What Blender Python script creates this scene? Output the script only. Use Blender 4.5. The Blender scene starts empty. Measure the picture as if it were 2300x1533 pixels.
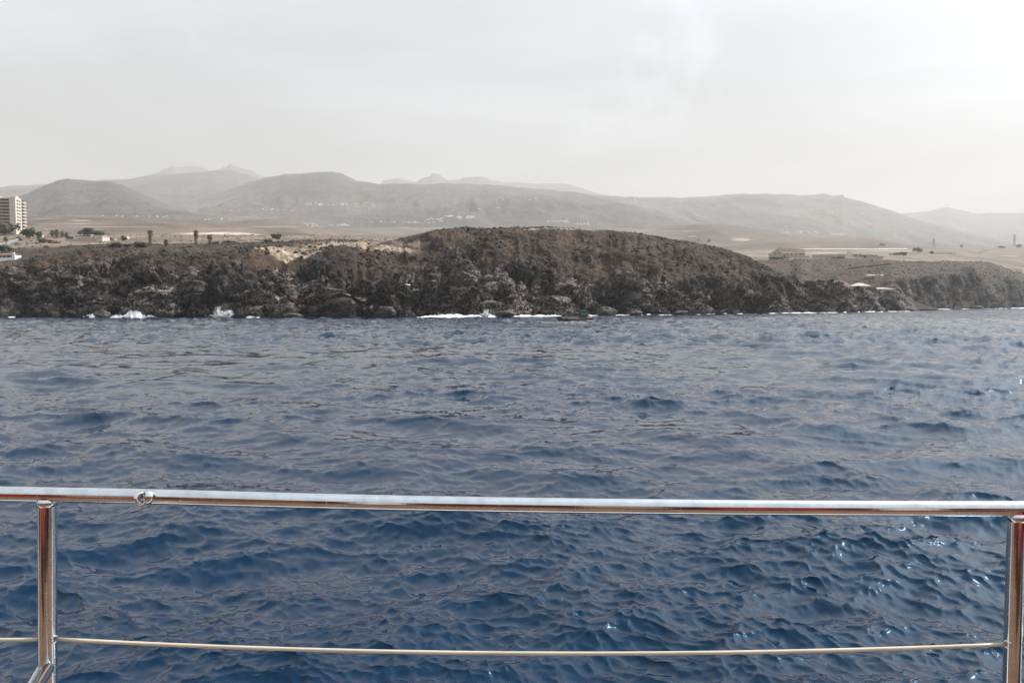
import bpy, math, random
import numpy as np
from mathutils import Vector
from mathutils.bvhtree import BVHTree

random.seed(11)
rng = np.random.default_rng(11)
sc = bpy.context.scene
COL = sc.collection
R = math.radians

# ------------------------------------------------------------------ camera
W_, H_, F_ = 2300.0, 1533.0, 1661.0          # photograph size and focal length in its pixels
PITCH = math.atan((H_ / 2 - 684.0) / F_)
CAM = np.array([0.0, 0.0, 5.0])
cam = bpy.data.cameras.new('camera'); cam_o = bpy.data.objects.new('camera', cam); COL.objects.link(cam_o)
cam.sensor_width = 36.0; cam.lens = F_ / W_ * 36.0
cam.clip_start = 0.05; cam.clip_end = 60000
cam_o.location = CAM; cam_o.rotation_euler = (R(90) - PITCH, 0, 0)
sc.camera = cam_o

# ------------------------------------------------------------------ sun, sky, exposure
SUN_AZ, SUN_EL = R(66), R(42)                # azimuth measured from +Y (view axis) towards +X
sd = Vector((math.sin(SUN_AZ) * math.cos(SUN_EL), math.cos(SUN_AZ) * math.cos(SUN_EL), math.sin(SUN_EL)))
sun = bpy.data.lights.new('sun', 'SUN'); sun.energy = 5.0; sun.angle = R(1.0)   # sun behind thin cloud veil; sun.color = (1.0, 0.93, 0.83)
sun_o = bpy.data.objects.new('sun', sun); COL.objects.link(sun_o)
sun_o.rotation_euler = sd.to_track_quat('Z', 'Y').to_euler()

world = bpy.data.worlds.new('World'); sc.world = world; world.use_nodes = True
wn = world.node_tree; wn.nodes.clear()
def WN(t, **k):
    n = wn.nodes.new(t)
    for a, b in k.items(): setattr(n, a, b)
    return n
def wmath(op, a, b=None, c=None, clamp=False):
    n = WN('ShaderNodeMath', operation=op, use_clamp=clamp)
    for i, v in enumerate((a, b, c)):
        if v is None: continue
        if isinstance(v, (int, float)): n.inputs[i].default_value = v
        else: wn.links.new(v, n.inputs[i])
    return n.outputs[0]
sky = WN('ShaderNodeTexSky', sky_type='NISHITA', sun_disc=False)
sky.sun_elevation = SUN_EL; sky.sun_rotation = SUN_AZ; sky.dust_density = 2.0; sky.air_density = 1.0
tc = WN('ShaderNodeTexCoord'); sep = WN('ShaderNodeSeparateXYZ'); wn.links.new(tc.outputs['Generated'], sep.inputs[0])
dot = WN('ShaderNodeVectorMath', operation='DOT_PRODUCT'); wn.links.new(tc.outputs['Generated'], dot.inputs[0]); dot.inputs[1].default_value = sd
d01 = wmath('MAXIMUM', dot.outputs['Value'], 0.0)
glow = wmath('ADD', wmath('MULTIPLY', wmath('POWER', d01, 11.0), 62.0), wmath('MULTIPLY', wmath('POWER', d01, 3.0), 2.5))
# thin high cloud veil: long streaks running up towards the sun
mp = WN('ShaderNodeMapping'); wn.links.new(tc.outputs['Generated'], mp.inputs[0])
mp.inputs['Rotation'].default_value = (0.0, R(-38), R(18)); mp.inputs['Scale'].default_value = (0.7, 1.0, 3.6)
no = WN('ShaderNodeTexNoise'); wn.links.new(mp.outputs[0], no.inputs['Vector'])
no.inputs['Scale'].default_value = 2.1; no.inputs['Detail'].default_value = 6; no.inputs['Roughness'].default_value = 0.5; no.inputs['Distortion'].default_value = 0.6
no2 = WN('ShaderNodeTexNoise'); wn.links.new(tc.outputs['Generated'], no2.inputs['Vector'])
no2.inputs['Scale'].default_value = 15.0; no2.inputs['Detail'].default_value = 7; no2.inputs['Roughness'].default_value = 0.6
def pdir(px, py):
    u, v = (px - W_ / 2) / F_, (H_ / 2 - py) / F_
    d = Vector((u, math.cos(PITCH) + v * math.sin(PITCH), -math.sin(PITCH) + v * math.cos(PITCH))); return d.normalized()
puffs = None
for (qx, qy, rad) in ((1500, 80, .045), (1530, 130, .05), (1470, 195, .045), (1445, 250, .034), (1545, 190, .03), (1320, 300, .03), (440, 85, .012)):
    dd = WN('ShaderNodeVectorMath', operation='DISTANCE'); wn.links.new(tc.outputs['Generated'], dd.inputs[0]); dd.inputs[1].default_value = pdir(qx, qy)
    q = wmath('POWER', 2.718, wmath('MULTIPLY', wmath('POWER', wmath('DIVIDE', dd.outputs['Value'], rad), 2.0), -1.0))
    puffs = q if puffs is None else wmath('ADD', puffs, q)
pf = wmath('MULTIPLY', wmath('MINIMUM', puffs, 1.0), wmath('MULTIPLY', wmath('SUBTRACT', no2.outputs['Fac'], 0.40, clamp=True), 13.0))
veil = wmath('ADD', wmath('ADD', wmath('ADD', 6.3, wmath('MULTIPLY', wmath('POWER', wmath('MAXIMUM', sep.outputs[2], 0.0), 2.0), 32.0)), glow), wmath('ADD', wmath('MULTIPLY', wmath('SUBTRACT', no.outputs['Fac'], 0.5), 14.0), pf))
vc = WN('ShaderNodeCombineXYZ')
wn.links.new(wmath('MULTIPLY', veil, wmath('SUBTRACT', 0.995, wmath('MULTIPLY', wmath('MAXIMUM', sep.outputs[2], 0.0), 0.30))), vc.inputs[0]); wn.links.new(wmath('MULTIPLY', veil, wmath('SUBTRACT', 0.99, wmath('MULTIPLY', wmath('MAXIMUM', sep.outputs[2], 0.0), 0.12))), vc.inputs[1]); wn.links.new(wmath('MULTIPLY', veil, 1.02), vc.inputs[2])
mix = WN('ShaderNodeMix', data_type='RGBA'); wn.links.new(wmath('MAXIMUM', wmath('SUBTRACT', 0.93, wmath('MULTIPLY', wmath('POWER', wmath('MAXIMUM', sep.outputs[2], 0.0), 1.6), 0.75)), 0.35), mix.inputs[0])   # the veil thins towards the zenith
wn.links.new(sky.outputs[0], mix.inputs[6]); wn.links.new(vc.outputs[0], mix.inputs[7])
bg = WN('ShaderNodeBackground'); bg.inputs['Strength'].default_value = 0.076
wn.links.new(mix.outputs[2], bg.inputs[0]); wo = WN('ShaderNodeOutputWorld'); wn.links.new(bg.outputs[0], wo.inputs[0])

sc.view_settings.view_transform = 'Standard'; sc.view_settings.look = 'None'
sc.view_settings.gamma = 1.0; sc.view_settings.use_curve_mapping = False
sc.view_settings.exposure = 0.30
sc.render.engine = 'CYCLES'
cy = sc.cycles
cy.use_denoising = True
try: cy.denoiser = 'OPENIMAGEDENOISE'; cy.denoising_prefilter = 'ACCURATE'
except Exception: pass
cy.max_bounces = 8; cy.diffuse_bounces = 2; cy.glossy_bounces = 3; cy.volume_bounces = 3; cy.transmission_bounces = 3
cy.sample_clamp_indirect = 8.0; cy.sample_clamp_direct = 1.3; cy.caustics_reflective = False; cy.caustics_refractive = False

# ------------------------------------------------------------------ helpers
def P(px, py, depth):
    """world point seen at photo pixel (px,py) at distance depth along the view axis"""
    u, v = (px - W_ / 2) / F_, (H_ / 2 - py) / F_
    d = np.array([u, math.cos(PITCH) + v * math.sin(PITCH), -math.sin(PITCH) + v * math.cos(PITCH)])
    return CAM + d * (depth / d[1])

def P_arr(px, py, depth):
    u = (px - W_ / 2) / F_; v = (H_ / 2 - py) / F_
    dy = math.cos(PITCH) + v * math.sin(PITCH); dz = -math.sin(PITCH) + v * math.cos(PITCH)
    t = depth / dy
    return np.stack([u * t, depth + 0 * t, CAM[2] + dz * t], -1)

def tag(o, label=None, cat=None, group=None, kind=None):
    if label: o['label'] = label
    if cat: o['category'] = cat
    if group: o['group'] = group
    if kind: o['kind'] = kind
    return o

def empty(name, loc, rz=0.0, label=None, cat=None, group=None):
    o = bpy.data.objects.new(name, None); COL.objects.link(o)
    o.location = tuple(loc); o.rotation_euler = (0, 0, rz); o.empty_display_size = 0.3
    return tag(o, label, cat, group)

def link_mesh(name, me, parent=None, mat=None, smooth=False):
    if mat is not None: me.materials.append(mat)
    if smooth: me.polygons.foreach_set('use_smooth', [True] * len(me.polygons))
    o = bpy.data.objects.new(name, me); COL.objects.link(o)
    if parent is not None: o.parent = parent
    return o

def np_mesh(name, verts, faces):
    """fast mesh from arrays; faces (n,3) or (n,4)"""
    me = bpy.data.meshes.new(name)
    verts = np.asarray(verts, np.float32).reshape(-1, 3); faces = np.asarray(faces, np.int32)
    k = faces.shape[1]
    me.vertices.add(len(verts)); me.vertices.foreach_set('co', verts.ravel())
    me.loops.add(faces.size); me.loops.foreach_set('vertex_index', faces.ravel())
    me.polygons.add(len(faces)); me.polygons.foreach_set('loop_start', np.arange(0, faces.size, k, dtype=np.int32))
    me.update(calc_edges=True)
    return me

def grid_faces(nr, nc):
    i = np.arange(nr - 1)[:, None] * nc + np.arange(nc - 1)[None, :]
    return np.stack([i, i + 1, i + nc + 1, i + nc], -1).reshape(-1, 4)

def grid_faces_wrap(nr, nc):
    a = np.arange(nr - 1)[:, None] * nc; j = np.arange(nc)[None, :]; k = (j + 1) % nc
    return np.stack([a + j, a + k, a + nc + k, a + nc + j], -1).reshape(-1, 4)

def attr(me, name, arr):
    a = me.attributes.new(name, 'FLOAT', 'POINT'); a.data.foreach_set('value', np.asarray(arr, np.float32).ravel())

class MB:
    """collects boxes, prisms, tubes into one mesh"""
    def __init__(s): s.v = []; s.f = []
    def add(s, vs, fs):
        b = len(s.v); s.v += [tuple(map(float, q)) for q in vs]; s.f += [tuple(b + i for i in q) for q in fs]; return s
    def box(s, x0, x1, y0, y1, z0, z1):
        return s.add([(x0,y0,z0),(x1,y0,z0),(x1,y1,z0),(x0,y1,z0),(x0,y0,z1),(x1,y0,z1),(x1,y1,z1),(x0,y1,z1)],
                     [(0,3,2,1),(4,5,6,7),(0,1,5,4),(1,2,6,5),(2,3,7,6),(3,0,4,7)])
    def tube(s, pts, rad, n=10, caps=True):
        pts = [Vector(p) for p in pts]; m = len(pts)
        rad = [rad] * m if isinstance(rad, (int, float)) else rad
        vs, fs = [], []; ref = None
        for i, p in enumerate(pts):
            t = (pts[min(i + 1, m - 1)] - pts[max(i - 1, 0)]).normalized()
            if ref is None: ref = t.orthogonal().normalized()
            ref = (ref - t * ref.dot(t)).normalized(); b = t.cross(ref)
            for k in range(n):
                a = 2 * math.pi * k / n; vs.append(p + (ref * math.cos(a) + b * math.sin(a)) * rad[i])
        for i in range(m - 1):
            for k in range(n):
                fs.append((i*n + k, i*n + (k+1) % n, (i+1)*n + (k+1) % n, (i+1)*n + k))
        if caps: fs.append(tuple(range(n))[::-1]); fs.append(tuple((m-1)*n + k for k in range(n)))
        return s.add(vs, fs)
    def gable(s, x0, x1, y0, y1, z0, h, axis='x', over=0.0, th=0.25):
        """pitched roof shell with thickness"""
        if axis == 'x':
            ym = (y0 + y1) / 2; a, b = x0 - over, x1 + over; c, d = y0 - over, y1 + over
            vs = [(a,c,z0),(b,c,z0),(b,ym,z0+h),(a,ym,z0+h),(b,d,z0),(a,d,z0)]
        else:
            xm = (x0 + x1) / 2; a, b = y0 - over, y1 + over; c, d = x0 - over, x1 + over
            vs = [(c,b,z0),(c,a,z0),(xm,a,z0+h),(xm,b,z0+h),(d,a,z0),(d,b,z0)]
        n = len(vs); vs = vs + [(q[0], q[1], q[2] + th) for q in vs]
        fs = [(0,3,2,1),(3,5,4,2),(6,7,8,9),(9,8,10,11),(0,1,7,6),(5,11,10,4),(1,2,8,7),(2,4,10,8),(0,6,9,3),(3,9,11,5)]
        return s.add(vs, fs)
    def gable_wall(s, x0, x1, y0, y1, z0, z1, h, axis='x'):
        s.box(x0, x1, y0, y1, z0, z1)
        if axis == 'x':
            for xa, xb in ((x0, x0 + .3), (x1 - .3, x1)):
                ym = (y0 + y1) / 2
                s.add([(xa,y0,z1),(xa,y1,z1),(xa,ym,z1+h),(xb,y0,z1),(xb,y1,z1),(xb,ym,z1+h)], [(0,2,1),(3,4,5),(0,3,5,2),(1,2,5,4)])
        else:
            for ya, yb in ((y0, y0 + .3), (y1 - .3, y1)):
                xm = (x0 + x1) / 2
                s.add([(x0,ya,z1),(x1,ya,z1),(xm,ya,z1+h),(x0,yb,z1),(x1,yb,z1),(xm,yb,z1+h)], [(0,1,2),(3,5,4),(0,2,5,3),(1,4,5,2)])
        return s
    def build(s, name, mat=None, parent=None, smooth=False):
        me = bpy.data.meshes.new(name); me.from_pydata(s.v, [], s.f); me.update()
        return link_mesh(name, me, parent, mat, smooth)

# ---- numpy noise
def _h(ix, iy, iz, seed):
    with np.errstate(over='ignore'):
        n = (ix.astype(np.uint32) * np.uint32(374761393) + iy.astype(np.uint32) * np.uint32(668265263) + iz.astype(np.uint32) * np.uint32(2147483647) * np.uint32(3) + np.uint32(seed) * np.uint32(974711))
        n = (n ^ (n >> np.uint32(13))) * np.uint32(1274126177); n = n ^ (n >> np.uint32(16))
        n = (n * np.uint32(2246822519)); n = n ^ (n >> np.uint32(15))
    return n.astype(np.float64) / 4294967295.0
def vnoise(p, seed=0):
    """value noise in -1..1, p (...,3)"""
    q = np.floor(p); f = p - q; q = q.astype(np.int64); f = f * f * f * (f * (f * 6 - 15) + 10)
    r = 0.0
    for dx in (0, 1):
        wx = f[..., 0] if dx else 1 - f[..., 0]
        for dy in (0, 1):
            wy = f[..., 1] if dy else 1 - f[..., 1]
            for dz in (0, 1):
                wz = f[..., 2] if dz else 1 - f[..., 2]
                r = r + wx * wy * wz * _h(q[..., 0] + dx, q[..., 1] + dy, q[..., 2] + dz, seed)
    return r * 2 - 1
def fbm(p, oct=4, seed=0, gain=0.5, ridged=False):
    a, s, t = 1.0, 0.0, 0.0
    for i in range(oct):
        n = vnoise(p * (2.03 ** i) + 17.3 * i, seed + i)
        if ridged: n = 1 - 2 * np.abs(n)
        s = s + a * n; t += a; a *= gain
    return s / t
def cells(p, seed=0):
    """cellular noise: returns (F1, F2-F1, cell id value)"""
    q = np.floor(p); f = p - q; q = q.astype(np.int64)
    F1 = np.full(p.shape[:-1], 9.0); F2 = F1.copy(); idv = np.zeros_like(F1)
    for dx in (-1, 0, 1):
        for dy in (-1, 0, 1):
            for dz in (-1, 0, 1):
                a, b, c = q[..., 0] + dx, q[..., 1] + dy, q[..., 2] + dz
                ox, oy, oz = _h(a, b, c, seed), _h(a, b, c, seed + 7), _h(a, b, c, seed + 13)
                d = np.sqrt((dx + ox - f[..., 0])**2 + (dy + oy - f[..., 1])**2 + (dz + oz - f[..., 2])**2)
                m = d < F1; F2 = np.where(m, F1, np.minimum(F2, d)); idv = np.where(m, _h(a, b, c, seed + 29), idv); F1 = np.minimum(F1, d)
    return F1, F2 - F1, idv

def facets(p, seed=0, tilt=1.2):
    """angular blocks: every cell is a tilted plane with its own height"""
    q = np.floor(p); f = p - q; q = q.astype(np.int64); best = np.full(p.shape[:-1], 9.0); out = np.zeros_like(best); sec = best.copy()
    for dx in (-1, 0, 1):
        for dy in (-1, 0, 1):
            for dz in (-1, 0, 1):
                a, b, c = q[..., 0] + dx, q[..., 1] + dy, q[..., 2] + dz
                vx = f[..., 0] - dx - _h(a, b, c, seed); vy = f[..., 1] - dy - _h(a, b, c, seed + 7); vz = f[..., 2] - dz - _h(a, b, c, seed + 13)
                d = np.abs(vx) + np.abs(vy) * .8 + np.abs(vz)
                h = _h(a, b, c, seed + 29) - .5 + tilt * (vx * (_h(a, b, c, seed + 31) - .5) * 2 - vz * (_h(a, b, c, seed + 37) * 1.0 + .1))
                m = d < best; sec = np.where(m, best, np.minimum(sec, d)); out = np.where(m, h, out); best = np.minimum(best, d)
    return out, sec - best

# ---- node materials
def mat_new(name):
    m = bpy.data.materials.new(name); m.use_nodes = True
    return m, m.node_tree, m.node_tree.nodes['Principled BSDF']
def nz(nt, vec, scale, detail=4, rough=0.55, dist=0.0):
    n = nt.nodes.new('ShaderNodeTexNoise'); nt.links.new(vec, n.inputs['Vector'])
    n.inputs['Scale'].default_value = scale; n.inputs['Detail'].default_value = detail; n.inputs['Roughness'].default_value = rough; n.inputs['Distortion'].default_value = dist
    return n
def ramp(nt, fac, stops):
    n = nt.nodes.new('ShaderNodeValToRGB'); nt.links.new(fac, n.inputs[0]); e = n.color_ramp.elements
    while len(e) < len(stops): e.new(0.5)
    for k, (p, c) in enumerate(stops):
        e[k].position = p; e[k].color = (c if isinstance(c, tuple) else (c, c, c)) + (1,)
    return n.outputs[0]
def mixc(nt, fac, a, b, mode='MIX'):
    n = nt.nodes.new('ShaderNodeMix'); n.data_type = 'RGBA'; n.blend_type = mode
    for i, v in ((0, fac), (6, a), (7, b)):
        if isinstance(v, (int, float)): n.inputs[i].default_value = v
        elif isinstance(v, tuple): n.inputs[i].default_value = v + (1,)
        else: nt.links.new(v, n.inputs[i])
    return n.outputs[2]
def nmath(nt, op, a, b=None, clamp=False):
    n = nt.nodes.new('ShaderNodeMath'); n.operation = op; n.use_clamp = clamp
    for i, v in enumerate((a, b)):
        if v is None: continue
        if isinstance(v, (int, float)): n.inputs[i].default_value = v
        else: nt.links.new(v, n.inputs[i])
    return n.outputs[0]
def objco(nt): return nt.nodes.new('ShaderNodeTexCoord').outputs['Object']
def nattr(nt, name):
    n = nt.nodes.new('ShaderNodeAttribute'); n.attribute_name = name; return n.outputs['Fac']
def bump(nt, bs, h, strength, dist):
    b = nt.nodes.new('ShaderNodeBump'); nt.links.new(h, b.inputs['Height']); b.inputs['Strength'].default_value = strength; b.inputs['Distance'].default_value = dist
    nt.links.new(b.outputs[0], bs.inputs['Normal'])
def simple(name, col, rough=0.8, metal=0.0, var=0.25, scale=1.0, bmp=0.0):
    m, nt, bs = mat_new(name)
    co = objco(nt); n = nz(nt, co, scale, 5)
    lo = tuple(c * (1 - var) for c in col); hi = tuple(min(1, c * (1 + var)) for c in col)
    nt.links.new(ramp(nt, n.outputs['Fac'], [(0.3, lo), (0.7, hi)]), bs.inputs['Base Color'])
    bs.inputs['Roughness'].default_value = rough; bs.inputs['Metallic'].default_value = metal
    if bmp: bump(nt, bs, n.outputs['Fac'], 0.6, bmp)
    return m

# rock + scrub + sand headland material
def ground_mat(name, rock_a, rock_b, pale, soil_a, soil_b, scrub, sand, s=1.0, bd=0.5):
    m, nt, bs = mat_new(name)
    co = objco(nt)
    n1 = nz(nt, co, 0.07 * s, 6, 0.6, 0.8); n2 = nz(nt, co, 0.5 * s, 8, 0.68); n3 = nz(nt, co, 0.22 * s, 5, 0.6, 1.5); n4 = nz(nt, co, 1.4 * s, 5, 0.7)
    rock = mixc(nt, ramp(nt, n2.outputs['Fac'], [(0.35, 0.0), (0.65, 1.0)]), rock_a, rock_b)
    # thin pale veins and patches on the rock
    n5 = nz(nt, co, 0.24 * s, 3, 0.55, 2.2); vn = nmath(nt, 'ABSOLUTE', nmath(nt, 'SUBTRACT', n5.outputs['Fac'], 0.5))
    veins = nmath(nt, 'MULTIPLY', ramp(nt, vn, [(0.0, 1.0), (0.07, 0.0)]), ramp(nt, n2.outputs['Fac'], [(0.36, 0.0), (0.50, 1.0)]))
    pm = nmath(nt, 'MULTIPLY', ramp(nt, n3.outputs['Fac'], [(0.55, 0.0), (0.72, 0.8)]), 1.0)
    rock = mixc(nt, nmath(nt, 'MULTIPLY', nmath(nt, 'MAXIMUM', veins, pm), nattr(nt, 'pale'), True), rock, pale)
    soil = mixc(nt, ramp(nt, n1.outputs['Fac'], [(0.38, 0.0), (0.62, 1.0)]), soil_a, soil_b)
    soil = mixc(nt, ramp(nt, n4.outputs['Fac'], [(0.47, 0.0), (0.6, 0.8)]), soil, scrub)
    c = mixc(nt, nattr(nt, 'veg'), rock, soil)
    sn = nmath(nt, 'MULTIPLY', nattr(nt, 'sand'), ramp(nt, n2.outputs['Fac'], [(0.36, 0.25), (0.5, 1.0)]))
    c = mixc(nt, sn, c, sand)
    big_ = ramp(nt, nz(nt, co, 0.03 * s, 4, 0.55, 0.7).outputs['Fac'], [(0.36, 0.50), (0.52, 0.95), (0.66, 1.35)])   # broad patches of darker and paler ground
    c = mixc(nt, 0.85, c, big_, 'MULTIPLY')
    # wet dark band at the waterline
    c = mixc(nt, nattr(nt, 'wet'), c, (0.018, 0.017, 0.016))
    nt.links.new(c, bs.inputs['Base Color']); bs.inputs['Roughness'].default_value = 0.92
    bs.inputs['Specular IOR Level'].default_value = 0.25
    bump(nt, bs, nmath(nt, 'ADD', n2.outputs['Fac'], nmath(nt, 'MULTIPLY', n4.outputs['Fac'], 0.4)), 0.9, bd)
    return m

M = {}
M['head'] = ground_mat('volcanic_rock_and_scrub', (0.008, 0.0075, 0.007), (0.048, 0.039, 0.033), (0.46, 0.37, 0.31), (0.056, 0.034, 0.022), (0.125, 0.074, 0.046), (0.020, 0.018, 0.012), (0.50, 0.37, 0.26), 1.0, 1.2)
M['plain'] = ground_mat('dry_plain_soil', (0.07, 0.055, 0.045), (0.14, 0.11, 0.09), (0.3, 0.25, 0.2), (0.195, 0.133, 0.093), (0.29, 0.215, 0.158), (0.085, 0.072, 0.045), (0.58, 0.48, 0.37), 0.45, 1.0)
M['hill'] = ground_mat('dry_hill_soil', (0.13, 0.1, 0.08), (0.2, 0.15, 0.12), (0.3, 0.25, 0.2), (0.115, 0.076, 0.053), (0.195, 0.135, 0.098), (0.07, 0.062, 0.045), (0.55, 0.46, 0.36), 0.09, 3.0)
M['mtn'] = ground_mat('bare_mountain_rock', (0.085, 0.075, 0.070), (0.14, 0.12, 0.11), (0.25, 0.21, 0.18), (0.082, 0.068, 0.059), (0.175, 0.143, 0.120), (0.045, 0.045, 0.042), (0.4, 0.34, 0.28), 0.024, 34.0)

# ------------------------------------------------------------------ terrain
def catmull(rings, nrows_per):
    """rings (k, nc, 3) -> rows (n, nc, 3) and ring parameter"""
    k = len(rings); out = []; par = []
    for i in range(k - 1):
        a = rings[max(i - 1, 0)]; b = rings[i]; c = rings[i + 1]; d = rings[min(i + 2, k - 1)]
        n = nrows_per[i]
        for t in np.arange(n) / n:
            lin = b + (c - b) * t
            cr = 0.5 * ((2 * b) + (-a + c) * t + (2*a - 5*b + 4*c - d) * t*t + (-a + 3*b - 3*c + d) * t**3)
            out.append(lin * 0.5 + cr * 0.5); par.append(i + t)
    out.append(rings[-1]); par.append(k - 1.0)
    return np.array(out), np.array(par)

def grid_normals(G):
    du = np.gradient(G, axis=1); dv = np.gradient(G, axis=0)
    n = np.cross(du, dv); n /= (np.linalg.norm(n, axis=-1, keepdims=True) + 1e-9)
    return n

TERRAINS = []
def finish_terrain(name, G, mat, veg, sand, pale, wet, seen=True):
    nr, nc = G.shape[:2]
    me = np_mesh(name, G.reshape(-1, 3), grid_faces(nr, nc))
    attr(me, 'veg', veg); attr(me, 'sand', sand); attr(me, 'pale', pale); attr(me, 'wet', wet)
    o = link_mesh(name, me, None, mat, True); o['kind'] = 'structure'
    if seen: TERRAINS.append((G.reshape(-1, 3), grid_faces(nr, nc)))
    return o

def pl(px, pts):
    xs = [p[0] for p in pts]; return np.interp(px, xs, [p[1] for p in pts])

# ---- the headland: lofted from the waterline over the cliff brow and scrub slope to the crest and behind
WATER = [(-500, 305), (0, 300), (200, 301), (600, 288), (900, 290), (1000, 303), (1100, 305), (1300, 338), (1500, 365), (1700, 410), (1900, 480), (2066, 585)]
CREST = [(-500, 606), (0, 600), (40, 590), (70, 584), (95, 578), (200, 566), (300, 562), (400, 557), (500, 556), (560, 552), (640, 545), (745, 541), (830, 543), (860, 547), (885, 545), (920, 533), (960, 523), (1030, 517), (1100, 515), (1200, 514), (1270, 514),
         (1330, 517), (1400, 522), (1450, 528), (1500, 538), (1560, 546), (1600, 556), (1650, 570), (1690, 587), (1720, 604), (1745, 619), (1785, 628), (1812, 642), (1824, 632), (1842, 630), (1862, 638), (1885, 646), (1920, 654), (1955, 656), (2000, 657), (2030, 659), (2048, 670), (2066, 697)]
BROW = [(-500, 650), (0, 640), (90, 612), (200, 592), (350, 598), (500, 622), (600, 636), (700, 628), (850, 618), (950, 606), (1050, 602), (1200, 606), (1280, 615), (1350, 628), (1450, 622), (1600, 640), (1700, 645), (1790, 652), (1820, 646), (1900, 664), (2000, 671), (2048, 683), (2066, 699)]
NC = 1250
px = np.concatenate([np.linspace(-420, -20, 120, endpoint=False), np.linspace(-20, 2066, NC)])
wd = pl(px, WATER)
jag = vnoise(np.stack([px / 38, px * 0, px * 0], -1), 3) * 5 + vnoise(np.stack([px / 11, px * 0, px * 0], -1), 4) * 2.2
wd = wd + jag * np.clip((2060 - px) / 100, 0.1, 1)
brow = pl(px, BROW); crest = pl(px, CREST)
crest = crest + 1.2 * fbm(np.stack([px / 14, px * 0 + 5, px * 0], -1), 3, 9) * np.clip((px - 1500) / 200, 0.35, 2.2)
crest = np.minimum(crest, 697); brow = np.maximum(brow, crest + 2)
thin = np.clip((px - 1640) / 160, 0, 1)             # the tip is a narrow ridge of rock
cd = wd + 118 * (1 - thin) + 34 * thin
left = np.clip((900 - px) / 130, 0, 1)              # on the left the top runs back as a plateau
ring = []
b0 = P_arr(px, brow * 0 + 700, wd - 4.0); b0[:, 2] = -3.5; ring.append(b0)
b1 = P_arr(px, brow * 0 + 700, wd + 3.0); b1[:, 2] = np.minimum(2.0, 0.3 * (P_arr(px, brow, wd + 15)[:, 2])); ring.append(b1)
bm = P_arr(px, brow + (700 - brow) * 0.35, wd + 10); ring.append(bm)
ring.append(P_arr(px, brow, wd + 24 * (1 - thin) + 14 * thin))
ring.append(P_arr(px, brow * 0.5 + crest * 0.5, wd + 62 * (1 - thin) + 22 * thin))
b4 = P_arr(px, crest, cd); ring.append(b4)
back_py = crest + 9
b5 = P_arr(px, back_py, cd + 60 * (1 - thin) + 14 * thin)
pl5 = P_arr(px, np.interp(px, [-400, 0, 300, 900], [580, 560, 552, 549]), 505 + 0 * px); b5 = b5 * (1 - left)[:, None] + pl5 * left[:, None]; ring.append(b5)
b6 = b5.copy(); b6[:, 0] *= 1.12; b6[:, 1] += 55 * (1 - thin) + 20 * thin; b6[:, 2] = b5[:, 2] * 0.35 - 3; ring.append(b6)
G, par = catmull(np.array(ring), [10, 24, 44, 54, 50, 26, 12])
Nn = grid_normals(G)
if Nn[120, 400, 1] > 0: Nn = -Nn
par2 = np.repeat(par[:, None], G.shape[1], 1)
cliff = np.clip((3.25 - par2) / 0.5, 0, 1) * np.clip(par2 / 0.8, 0.3, 1)
# ragged border between cliff and slope
bn = fbm(G * np.array([0.03, 0.03, 0.05]), 4, 51)
cliff = np.clip((3.15 + 0.55 * bn - par2) / 0.35, 0, 1) * np.clip(par2 / 0.8, 0.3, 1)
thin2 = np.repeat(thin[None, :], G.shape[0], 0)
cliff = np.clip(np.maximum(cliff, thin2 * np.clip((5.6 - par2), 0, 1)), 0, 1)
slope = 1 - cliff
warp = np.stack([vnoise(G / 17, 21), vnoise(G / 17 + 9, 22), vnoise(G / 17 + 31, 23)], -1) * 6.5
Q = G + warp
vs = np.array([1.0, 1.0, 0.42])
tilt = Q.copy(); tilt[..., 2] = Q[..., 2] + 0.45 * Q[..., 0]           # beds dipping to one side
big = fbm(Q * vs / 26, 3, 31)
mid = fbm(Q * vs / 9.0, 3, 41, ridged=True)
F1, FD, cid = cells(Q * np.array([1, 1, 0.75]) / 6.5, 61)
f1b, fdb, cidb = cells((Q + warp * 0.3) * np.array([1, 1, 1.5]) / 2.3, 67)
beds = np.abs(((tilt[..., 2] * 0.9 + vnoise(Q / 5, 77) * 2.2) / 3.1) % 1 - 0.5) * 2
fine = fbm(G / 1.5, 3, 81, ridged=True)
fa, ga = facets(Q * np.array([1, 1, .62]) / 15, 301, 0.9); fb, gb_ = facets(Q * np.array([.9, 1, .9]) / 5.6, 311, 1.1); fc, gc = facets((Q + warp * .2) * np.array([.8, 1, 1.2]) / 2.2, 321, 1.1)
bz = (tilt[..., 2] * 0.9 + vnoise(Q / 7, 77) * 3.0) / 5.2; saw = bz - np.floor(bz)                 # beds: each one overhangs the bed below
lip = (saw - 0.5) * 2.4 * np.clip(0.4 + fbm(Q / 13, 2, 88) * 2, 0, 1.3)
d = cliff * (big * 6.0 + mid * 1.2 + fa * 6.5 - np.exp(-(ga / 0.09) ** 2) * 2.2 + fb * 3.6 - np.exp(-(gb_ / 0.08) ** 2) * 0.8 + fc * 1.5 + lip + fine * 0.5)
gul = fbm(Q * np.array([1, 0.4, 0.5]) / 18, 4, 91)
lump = fbm(G / 5.5, 3, 95, ridged=True)
lump2 = fbm(G / 1.9, 2, 99)
d += slope * (gul * 4.6 + lump * 2.1 + lump2 * 0.8) * np.clip((5.4 - par2), 0.22, 1) * (1 - 0.65 * left[None, :] * np.clip((par2 - 4.0) * 1.5, 0, 1))
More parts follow.
